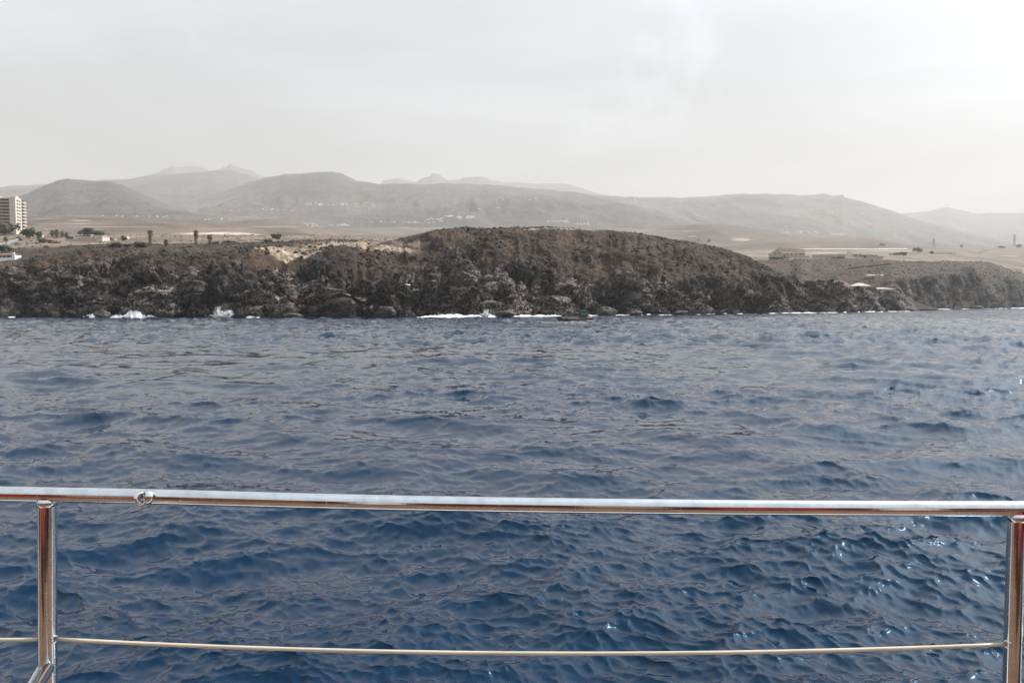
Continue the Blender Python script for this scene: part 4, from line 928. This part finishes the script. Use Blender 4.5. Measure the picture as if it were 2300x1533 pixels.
# ------------------------------------------------------------------ trees
M['palm_leaf'] = simple('palm_frond', (0.075, 0.070, 0.032), 0.8, 0, 0.4, 0.8)
M['palm_skirt'] = simple('dead_palm_fronds', (0.13, 0.095, 0.062), 0.95, 0, 0.4, 1.0)
M['bark'] = simple('grey_brown_bark', (0.10, 0.075, 0.058), 0.95, 0, 0.35, 2.0)
M['leaf'] = simple('dark_green_foliage', (0.055, 0.070, 0.028), 0.85, 0, 0.45, 0.5)
M['leaf2'] = simple('olive_foliage', (0.095, 0.088, 0.045), 0.9, 0, 0.45, 0.5)
M['leaf3'] = simple('dry_orange_foliage', (0.17, 0.105, 0.055), 0.9, 0, 0.4, 0.5)
def palm(px_, py_, hpx, label, skirt=0.6, group='fan palms behind the headland', cw=10.0, depth=None):
    g = drop(px_, py_)
    if g is None: return
    u = g.y / F_; H = hpx * u; rs_ = random.Random(int(px_ * 7))
    E = empty('palm_tree', (g.x, g.y, g.z - .4), rs_.random() * 6, label, 'palm tree', group)
    tilt_ = rs_.uniform(-.03, .03) * H
    MB().tube([(0, 0, 0), (tilt_ * .4, 0, H * .5), (tilt_, 0, H * .86)], [1.1 * u, .8 * u, .7 * u], 8).build('trunk', M['bark'], E)
    c = MB(); R0 = cw * u * .62
    for i in range(46):
        a = rs_.random() * 6.283; e = rs_.uniform(-.75, 1.35); L = R0 * rs_.uniform(.75, 1.1); w = L * rs_.uniform(.24, .36)
        dx_, dy_ = math.cos(a), math.sin(a); px2, py2 = -dy_, dx_
        o_ = Vector((tilt_, 0, H * .86)); m1 = o_ + Vector((dx_ * math.cos(e), dy_ * math.cos(e), math.sin(e))) * L * .6; t1 = o_ + Vector((dx_ * math.cos(e), dy_ * math.cos(e), math.sin(e) - .35)) * L
        c.add([o_, m1 + Vector((px2, py2, -.1)) * w, t1, m1 - Vector((px2, py2, .1)) * w, m1 + Vector((0, 0, w * .3))], [(0, 1, 4), (1, 2, 4), (2, 3, 4), (3, 0, 4)])
    c.build('crown', M['palm_leaf'], E)
    s = MB(); zt, zb = H * .84, H * (.84 - skirt)
    n = int(130 * skirt) + 8
    for i in range(n):
        a = rs_.random() * 6.283; z_ = zb + (zt - zb) * rs_.random() ; r0 = .7 * u; r1 = u * (2.4 + 2.6 * (z_ - zb) / (zt - zb + .01)) * rs_.uniform(.8, 1.25); L = 5 * u * rs_.uniform(.6, 1.1); w = .28
        f = tilt_ * z_ / H
        def q(r_, an, zz): return (f + r_ * math.cos(an), r_ * math.sin(an), zz)
        s.add([q(r0, a, z_), q(r1, a - w, z_ - L * .5), q(r1 * .85, a, z_ - L), q(r1, a + w, z_ - L * .5)], [(0, 1, 2, 3)])
    s.build('dead_frond_skirt', M['palm_skirt'], E)
palm(337, 553, 38, 'tallest shaggy fan palm, left of the four in a row on the cliff top', .62, cw=12)
palm(373, 554, 16, 'short stubby fan palm, second from the left of the four', .4, cw=10)
palm(440, 552, 37, 'slender fan palm with a clear green crown, third of the four', .6, cw=11)
palm(472, 554, 27, 'medium fan palm with a wide drooping crown, rightmost of the four', .45, cw=12)
palm(14, 556, 25, 'thin young palm in front of the grey ramp', .05, cw=10)
palm(74, 532, 22, 'thin palm rising behind the green trees beside the hotel', .1, cw=9)
palm(150, 541, 20, 'dry palm just left of the villa', .3, cw=9)
palm(118, 532, 15, 'brownish palm left of the tufted grey palm', .5, cw=9)
palm(128, 533, 18, 'grey tufted palm in the middle of the grove left of the villa', .7, cw=9)
palm(140, 532, 13, 'short orange-brown palm right of the tufted grey palm', .5, cw=8)

def tree(px_, py_, wpx, hpx, label, mat='leaf', n=None, trunk=.25, cat='tree', name='tree', group=None):
    g = drop(px_, py_)
    if g is None: return
    u = g.y / F_; H = hpx * u; W2 = wpx * u / 2; rs_ = np.random.default_rng(int(px_ * 13 + py_)); r2 = random.Random(int(px_))
    E = empty(name, (g.x, g.y, g.z - .3), 0, label, cat, group)
    t = MB().tube([(0, 0, 0), (.05 * W2, 0, H * .35), (0, 0, H * .6)], [.05 * H + .08, .04 * H + .05, .02 * H + .03], 6)
    for k in range(4):
        a = k * 1.6 + r2.random(); t.tube([(0, 0, H * (.2 + .08 * k)), (math.cos(a) * W2 * .55, math.sin(a) * W2 * .5, H * .62)], [.03 * H + .03, .01 * H + .02], 5)
    t.build('trunk', M['bark'], E)
    n = n or int(60 + wpx * 5)
    lob = [(rs_.uniform(-.62, .62), rs_.uniform(-.5, .5), rs_.uniform(trunk + .15, .8), rs_.uniform(.28, .5)) for _ in range(max(4, int(wpx / 5)))]
    pts = []
    for i in range(n):
        l = lob[i % len(lob)]; v = rs_.normal(0, 1, 3); v /= np.linalg.norm(v); v *= rs_.uniform(.55, 1.0)
        pts.append((l[0] * W2 + v[0] * l[3] * W2, l[1] * W2 + v[1] * l[3] * W2, max(.05 * H, l[2] * H + v[2] * l[3] * H * .55)))
    pts = np.array(pts); s = H * .06 + W2 * .05
    q = rs_.normal(0, 1, (n, 4, 3)) * s * rs_.uniform(.6, 1.3, (n, 1, 1)); v = pts[:, None] + q
    F4 = np.array([(0, 1, 2), (0, 2, 3), (0, 3, 1), (1, 3, 2)]); f = (np.arange(n) * 4)[:, None, None] + F4[None]
    link_mesh('crown', np_mesh('crown', v.reshape(-1, 3), f.reshape(-1, 3)), E, M[mat])
T = [(12, 527, 40, 24, 'grey-green tree mass hiding the foot of the hotel front', 'leaf2'), (34, 524, 14, 12, 'small dark tree at the corner of the hotel', 'leaf2'),
     (66, 536, 30, 20, 'bright green leafy tree just right of the hotel'), (84, 536, 18, 16, 'darker tree right of the bright green one'),
     (42, 540, 14, 8, 'small round bush on the slope above the ramp'), (6, 566, 26, 14, 'green tree above the red roofed white house'), (18, 563, 14, 9, 'low green bush by the wall of the white house'),
     (37, 550, 9, 6, 'little bush beside the lower ramp', 'leaf2'),
     (98, 546, 22, 10, 'olive bush in front of the tiny white shed', 'leaf2'), (118, 546, 22, 8, 'dry yellowish bush right of the tiny white shed', 'leaf3'),
     (160, 540, 14, 10, 'dark bush left of the villa arches'), (200, 530, 34, 16, 'big dark green tree behind the villa roof'), (222, 531, 26, 12, 'second green tree behind the right end of the villa'), (243, 540, 12, 9, 'small green tree at the right corner of the villa'),
     (275, 542, 18, 12, 'round dark bush standing alone right of the villa'), (260, 556, 28, 12, 'wide olive bush on the cliff top below the round dark one', 'leaf2'), (286, 556, 16, 9, 'small olive bush beside the wide one', 'leaf2'),
     (316, 556, 34, 13, 'broad brown bush left of the tallest palm', 'leaf2'), (190, 553, 10, 4, 'tuft of dry shrub in the brown field', 'leaf3'), (104, 557, 11, 6, 'pale dry shrub in the field', 'leaf3'), (92, 566, 12, 6, 'pale dry shrub lower in the field', 'leaf3'),
     (624, 538, 24, 13, 'grey-green tree at the right end of the sandy field', 'leaf2'), (604, 545, 18, 8, 'low bush left of that field tree', 'leaf2'), (568, 528, 6, 3, 'tiny lone bush on the sandy field', 'leaf2'), (515, 546, 26, 6, 'low green hedge below the sandy field', 'leaf2'), (480, 548, 20, 5, 'short hedge right of the palms', 'leaf2'),
     (2158, 557, 10, 9, 'round dark tree between the two masts'), (2092, 571, 14, 11, 'dark tree left of the long green shed'), (2062, 567, 34, 12, 'pale hazy tree row left of the shed', 'leaf2'), (2252, 557, 22, 6, 'low hazy trees left of the taller mast', 'leaf2'), (2292, 556, 24, 9, 'dark hazy tree clump at the right edge', 'leaf'),
     (2020, 574, 40, 9, 'grey bushes at the end of the greenhouses', 'leaf2'), (1980, 552, 18, 7, 'hazy tree clump in front of the flat brown hill', 'leaf2'), (1880, 580, 40, 5, 'dark hedge in front of the ruined wall', 'leaf'), (1748, 582, 50, 5, 'dark hedge in front of the ruined hall', 'leaf'),
     (1590, 546, 14, 12, 'tall hazy tree behind the headland slope', 'leaf2'), (1568, 543, 8, 9, 'narrow hazy tree left of the tall one', 'leaf2'), (1546, 530, 5, 5, 'small dark tree left of the farmhouse', 'leaf'), (1563, 531, 5, 5, 'small dark tree right of the farmhouse', 'leaf'), (1478, 533, 12, 6, 'hazy tree clump left of the farmhouse', 'leaf2')]
for t_ in T: tree(t_[0], t_[1], t_[2] * (1.3 if t_[0] < 700 else .85), t_[3] * (1.15 if t_[0] < 700 else .85), t_[4], mat=(t_[5] if len(t_) > 5 else 'leaf'), name='bush' if ('bush' in t_[4] or 'shrub' in t_[4] or 'hedge' in t_[4]) else 'tree', cat='bush' if ('bush' in t_[4] or 'shrub' in t_[4] or 'hedge' in t_[4]) else 'tree')
for i, (bx, by, w, h) in enumerate(((1174, 516, 9, 4), (1193, 516, 7, 3), (1218, 515.5, 8, 4), (1157, 516.5, 5, 3), (1264, 516, 5, 3), (1390, 523, 8, 4), (1435, 528, 8, 4), (1458, 531, 6, 3))):
    tree(bx, by + 2.0, w, h, 'small dark shrub breaking the skyline of the headland', 'leaf2', 40, name='bush', cat='bush', group='skyline shrubs on the headland')

# ------------------------------------------------------------------ distant white villages
def house_mesh(k):
    r_ = random.Random(k); b = MB(); b.box(-1, 1, -.7, .7, -.4, .8); 
    if k % 2: b.box(-.9, .1, -.6, .6, .8, 1.4)
    if k % 3 == 0: b.box(1.0, 1.8, -.6, .6, -.4, .5)
    me = bpy.data.meshes.new('village_house'); me.from_pydata(b.v, [], b.f); me.materials.append(M['whitewall']); return me
HM = [house_mesh(k) for k in range(4)]
def village(cl, n, size, label, group):
    k = 0
    for _ in range(n * 4):
        if k >= n: break
        cx, cy_, rx, ry = random.choice(cl)
        x_ = cx + random.uniform(-rx, rx); y_ = cy_ + random.gauss(0, ry * .5)
        g = drop(x_, y_)
        if g is None or g.y < 1000: continue
        u = g.y / F_; s = size * 1.45 * u * random.uniform(.7, 1.3)
        o = bpy.data.objects.new('village_house', HM[k % 4]); COL.objects.link(o)
        o.location = g; o.scale = (s, s, s * random.uniform(.5, .85)); o.rotation_euler = (0, 0, random.uniform(-.5, .5))
        tag(o, label, 'house', group); k += 1
village([(590, 471, 90, 3)], 12, 1.0, 'tiny white house scattered on the lower slope of the central ridge', 'scattered white houses on the central ridge')
village([(720, 460, 45, 3), (700, 457, 25, 5), (790, 459, 25, 3)], 38, 1.0, 'tiny white house in the hillside village high on the central ridge', 'hillside village on the central ridge')
village([(725, 506, 38, 3), (770, 506, 14, 2), (700, 503, 16, 1.5)], 40, 1.25, 'tiny white house in the village behind the low brown hill', 'village behind the low brown hill')
village([(870, 499, 60, 1), (950, 500, 45, 3)], 24, 1.1, 'tiny white house in the straggling line of houses in the middle distance', 'straggling middle-distance houses')
village([(975, 492, 25, 3), (1020, 487, 22, 3), (1060, 488, 12, 3)], 46, 1.3, 'tiny white house in the dense village left of the headland summit', 'dense village left of the summit')
village([(1290, 500, 30, 4), (1250, 497, 20, 1.5), (1310, 503, 15, 3)], 40, 1.3, 'tiny white house in the village behind the headland summit', 'village behind the summit')
village([(1180, 448, 60, 4), (1100, 468, 30, 3)], 14, 1.0, 'tiny white house scattered high on the slope above the summit', 'houses high above the summit')
village([(1470, 452, 70, 4), (1580, 486, 30, 3), (1740, 512, 60, 6), (1880, 478, 60, 5)], 26, 1.1, 'tiny white house scattered on the right-hand ridge', 'houses on the right-hand ridge')
village([(1795, 521, 40, 3), (1880, 527, 20, 2)], 30, 1.3, 'tiny white house in the hazy town at the foot of the right-hand ridge', 'hazy town on the right')
village([(260, 484, 30, 1.5), (320, 486, 60, 1), (480, 492, 50, 2)], 20, 1.1, 'tiny white house in the line behind the terraced hill', 'houses behind the terraced hill')

# ------------------------------------------------------------------ our own boat: railing, lifeline, deck
m, nt, bs = mat_new('polished_stainless_steel'); M['steel'] = m
co = objco(nt); n = nz(nt, co, 9.0, 5, 0.6); mp2 = nt.nodes.new('ShaderNodeMapping'); nt.links.new(co, mp2.inputs[0]); mp2.inputs['Scale'].default_value = (3, 180, 180); n2 = nz(nt, mp2.outputs[0], 1.0, 3)
bs.inputs['Metallic'].default_value = 1.0; bs.inputs['Base Color'].default_value = (0.80, 0.79, 0.78, 1)
n3 = nz(nt, co, 260.0, 2, 0.5); salt = ramp(nt, n3.outputs['Fac'], [(0.66, 0.0), (0.74, 0.35)])      # dried salt spots
nt.links.new(nmath(nt, 'ADD', nmath(nt, 'ADD', nmath(nt, 'MULTIPLY', n.outputs['Fac'], 0.10), 0.04), salt), bs.inputs['Roughness'])
nt.links.new(mixc(nt, ramp(nt, nz(nt, co, 30.0, 4).outputs['Fac'], [(0.4, 0.0), (0.7, 1.0)]), (0.72, 0.71, 0.70), (0.60, 0.59, 0.58)), bs.inputs['Base Color'])
bump(nt, bs, n.outputs['Fac'], 0.25, 0.002)
M['rope'] = simple('cream_coated_wire', (0.66, 0.56, 0.42), 0.45, 0, 0.15, 6.0)
M['teak'] = simple('teak_deck', (0.17, 0.095, 0.055), 0.6, 0, 0.3, 3.0)
M['red'] = simple('red_vinyl_cushion', (0.34, 0.028, 0.02), 0.5, 0, 0.15, 3.0)
M['gel'] = simple('white_gelcoat', (0.78, 0.78, 0.76), 0.25, 0, 0.04, 2.0)
M['darkwood'] = simple('dark_brown_cabin_wood', (0.05, 0.027, 0.018), 0.4, 0, 0.4, 4.0)
M['navy'] = simple('navy_canvas', (0.02, 0.035, 0.06), 0.8, 0, 0.2, 5.0)
RD = 1.60
rl = [(-700, 1092), (-200, 1105), (0, 1108.7), (200, 1111.5), (400, 1115.6), (700, 1124.6), (1000, 1130.8), (1300, 1135.3), (1650, 1139), (2000, 1141), (2300, 1141.6), (2600, 1140), (3100, 1134)]
xs = np.linspace(-700, 3100, 90); ys = np.interp(xs, [a for a, b in rl], [b for a, b in rl]); ks = np.ones(9) / 9
ys = np.convolve(np.pad(ys, 4, 'edge'), ks, 'valid'); ds = RD * (1 + 0.0 * xs)
rp3 = [tuple(P(a, b, c)) for a, b, c in zip(xs, ys, ds)]
def rail_pt(px_): return P(px_, float(np.interp(px_, xs, ys)), RD)
RAIL = empty('guard_rail', tuple(P(1150, 1600, RD)), 0, 'polished stainless steel guard rail with two posts across the foreground', 'railing')
inv = Vector(RAIL.location)
def L(p): return tuple(Vector(p) - inv)
RADI = 0.0166
MB().tube([L(p) for p in rp3], RADI, 40).build('top_rail', M['steel'], RAIL, True)
MB().tube([L(rail_pt(231.2)), L(rail_pt(233.0))], RADI + .0006, 40).build('sleeve_joint', M['steel'], RAIL, True)
def post(px_t, px_b, r_):
    t = rail_pt(px_t); b = P(px_b, 1533, RD); dirv = (b - t) / np.linalg.norm(b - t); b2 = t + dirv * 1.25
    return t, b2
t1, b1 = post(105.5, 107.5, .019); t2, b2 = post(2284, 2272.5, .017)
lp = MB().tube([L(t1 + np.array([0, 0, -.006])), L(b1)], 0.0187, 36, False).build('post', M['steel'], RAIL, True)
MB().tube([L(t1 + (b1 - t1) * 0.006), L(t1 + (b1 - t1) * .014), L(t1 + (b1 - t1) * .02)], [.0187, .0205, .0187], 36).build('weld_collar', M['steel'], lp, True)
# corner post: slim dark support tube beside the bright one
rp_ = MB().tube([L(t2 + np.array([0, 0, -.004])), L(b2)], 0.0178, 36, False).build('post', M['steel'], RAIL, True)
MB().tube([L(t2 + (b2 - t2) * 0.008), L(t2 + (b2 - t2) * .016), L(t2 + (b2 - t2) * .022)], [.0178, .0195, .0178], 36).build('weld_collar', M['steel'], rp_, True)
# diagonal brace meeting the left post near the bottom of the view, plus the thin tube beside it
a0 = P(108, 1501, RD - .022); a1 = P(20, 1640, RD - .34)
MB().tube([L(a0 + (a0 - a1) * .034), L(a0 + (a0 - a1) * .03), L(a0 + (a0 - a1) * .015), L(a0), L(a0 - (a0 - a1) * .03), L(a1)], [.004, .0078, .0112, .0125, .0127, .0135], 28, False).build('brace', M['steel'], RAIL, True)
a2 = P(92, 1496, RD + .004); a3 = P(8, 1640, RD - .24)
MB().tube([L(a2), L(a3)], .0075, 20, False).build('brace', M['steel'], RAIL, True)
def torus(c, R1, r1, axis, name, mat, parent, n=36, m_=14, wide=1.0):
    ax = Vector(axis).normalized(); e1 = ax.orthogonal().normalized(); e2 = ax.cross(e1); vs, fs = [], []
    for i in range(n):
        a = 2 * math.pi * i / n; d_ = e1 * math.cos(a) + e2 * math.sin(a)
        for j in range(m_): b = 2 * math.pi * j / m_; vs.append(tuple(Vector(c) + d_ * (R1 + r1 * math.cos(b)) + ax * r1 * wide * math.sin(b)))
    for i in range(n):
        for j in range(m_): fs.append((i*m_ + j, ((i+1) % n)*m_ + j, ((i+1) % n)*m_ + (j+1) % m_, i*m_ + (j+1) % m_))
    return MB().add(vs, fs).build(name, mat, parent, True)
# double-eye clip around the rail
c1 = P(316, 1119, RD - .022); c2 = P(333, 1115, RD - .018)
cl_ = torus(L(c1), .0112, .0042, (.80, -.6, .22), 'double_eye_clip', M['steel'], RAIL, wide=1.7)
torus(L(c2), .0108, .0044, (.82, .55, -.15), 'clip_eye', M['steel'], cl_, wide=1.9)
# lifeline wires (lie through the posts): a thing of their own
def wire(p0, p1, sag, label):
    A, Bq = np.array(p0), np.array(p1); pts_ = []
    for i in range(33):
        t = i / 32; q_ = A + (Bq - A) * t; q_[2] -= sag * 4 * t * (1 - t); pts_.append(tuple(q_))
    o = MB().tube(pts_, 0.0042, 14).build('lifeline', M['rope'], None, True); return tag(o, label, 'wire', 'cream coated lifeline wires')
wire(P(124, 1434.5, RD), P(2262, 1446, RD), 0.0262, 'long sagging cream lifeline wire between the two rail posts')
wire(P(-700, 1440, RD), P(88, 1435.5, RD), 0.0, 'short cream lifeline wire left of the left post')
wire(P(2296, 1446, RD), P(3000, 1440, RD), 0.0, 'stub of cream lifeline wire right of the right post')
for q, ax in ((P(122.5, 1434.5, RD - .006), (1, -.55, 0)), (P(2262.5, 1446, RD - .006), (-1, -.6, 0))):
    torus(L(q), .0072, .0018, ax, 'wire_grommet', M['steel'], RAIL, 28, 10)
# unseen deck, hull and cabin of our boat; fittings invented for the steel's reflections
DK = empty('own_boat', (0, -1.5, 3.3), 0, 'unseen deck and cabin of our own boat, fittings invented for the rail reflections', 'boat')
MB().box(-7, 7, -4.5, 3.35, -.12, 0).build('deck', M['teak'], DK)
MB().box(-7, 7, 3.0, 3.3, 0, .08).build('toe_rail', M['gel'], DK)
MB().add([(-7, 3.34, -.12), (7, 3.34, -.12), (7, 2.9, -4), (-7, 2.9, -4), (-7, -4.5, -.12), (7, -4.5, -.12), (7, -4.0, -4), (-7, -4.0, -4)], [(0,1,2,3), (4,7,6,5), (0,3,7,4), (1,5,6,2), (3,2,6,7)]).build('hull', M['gel'], DK)
MB().box(-7, 7, -1.1, -.6, 0, 2.3).build('cabin_wall', M['darkwood'], DK)
for x, w, k in ((-6.2, .8, 'teak'), (-5.1, .5, 'gel'), (-4.3, .9, 'red'), (-3.1, .5, 'tan'), (-2.3, .9, 'teak'), (-1.1, .35, 'gel'), (-.5, .7, 'darkwood'), (.5, .6, 'tan'), (1.4, .8, 'red'), (2.6, .4, 'gel'), (3.3, 1.0, 'teak'), (4.7, .5, 'tan'), (5.6, .9, 'darkwood')):
    MB().box(x, x + w, -.60, -.55, .1, 2.2).build('reflection_panel', M[k], DK)  # made-up panels, colours alternating to give stripes in the posts' reflection
for k in range(44): MB().box(-7 + k * .318, -7 + k * .318 + .306, -.5, 2.98, .003, .02).build('deck_plank', M['teak'], DK)
MB().box(-6.4, -6.0, -.6, 1.8, 0, 1.9).build('reflection_bulkhead', M['teak'], DK)  # added so the left post has brown to reflect
MB().box(-5.2, -4.9, 1.0, 2.4, 0, 1.2).build('storage_box', M['darkwood'], DK)
MB().box(5.0, 5.4, -.6, 1.6, 0, 1.7).build('reflection_bulkhead', M['darkwood'], DK)  # added on the right for the same reflections
for x0, x1, y0, y1 in ((-3.4, -1.6, -.2, .6), (1.2, 2.9, -.2, .6), (-.9, .9, -.5, 0.0)):
    MB().box(x0, x1, y0, y1, 0, .42).build('seat_locker', M['darkwood'], DK); MB().box(x0, x1, y0, y1, .42, .54).build('cushion', M['red'], DK)
MB().box(2.6, 3.6, 1.9, 2.7, 0, .5).build('canvas_cover', M['navy'], DK)  # dark cover added to vary what the steel reflects

# ------------------------------------------------------------------ haze
hz = MB().box(-20000, 20000, -4000, 17500, -6, 2900).build('haze'); hz['kind'] = 'stuff'
m = bpy.data.materials.new('haze_air'); m.use_nodes = True; nt = m.node_tree; nt.nodes.clear()
pv = nt.nodes.new('ShaderNodeVolumePrincipled'); out_ = nt.nodes.new('ShaderNodeOutputMaterial'); nt.links.new(pv.outputs[0], out_.inputs['Volume'])
pv.inputs['Color'].default_value = (0.765, 0.728, 0.682, 1); pv.inputs['Density'].default_value = 0.000100; pv.inputs['Anisotropy'].default_value = 0.15
hz.data.materials.append(m)
print('TRIS', sum(sum(len(p.vertices) - 2 for p in o.data.polygons) if len(o.data.polygons) < 5000 else len(o.data.loops) - 2 * len(o.data.polygons) for o in bpy.data.objects if o.type == 'MESH'))
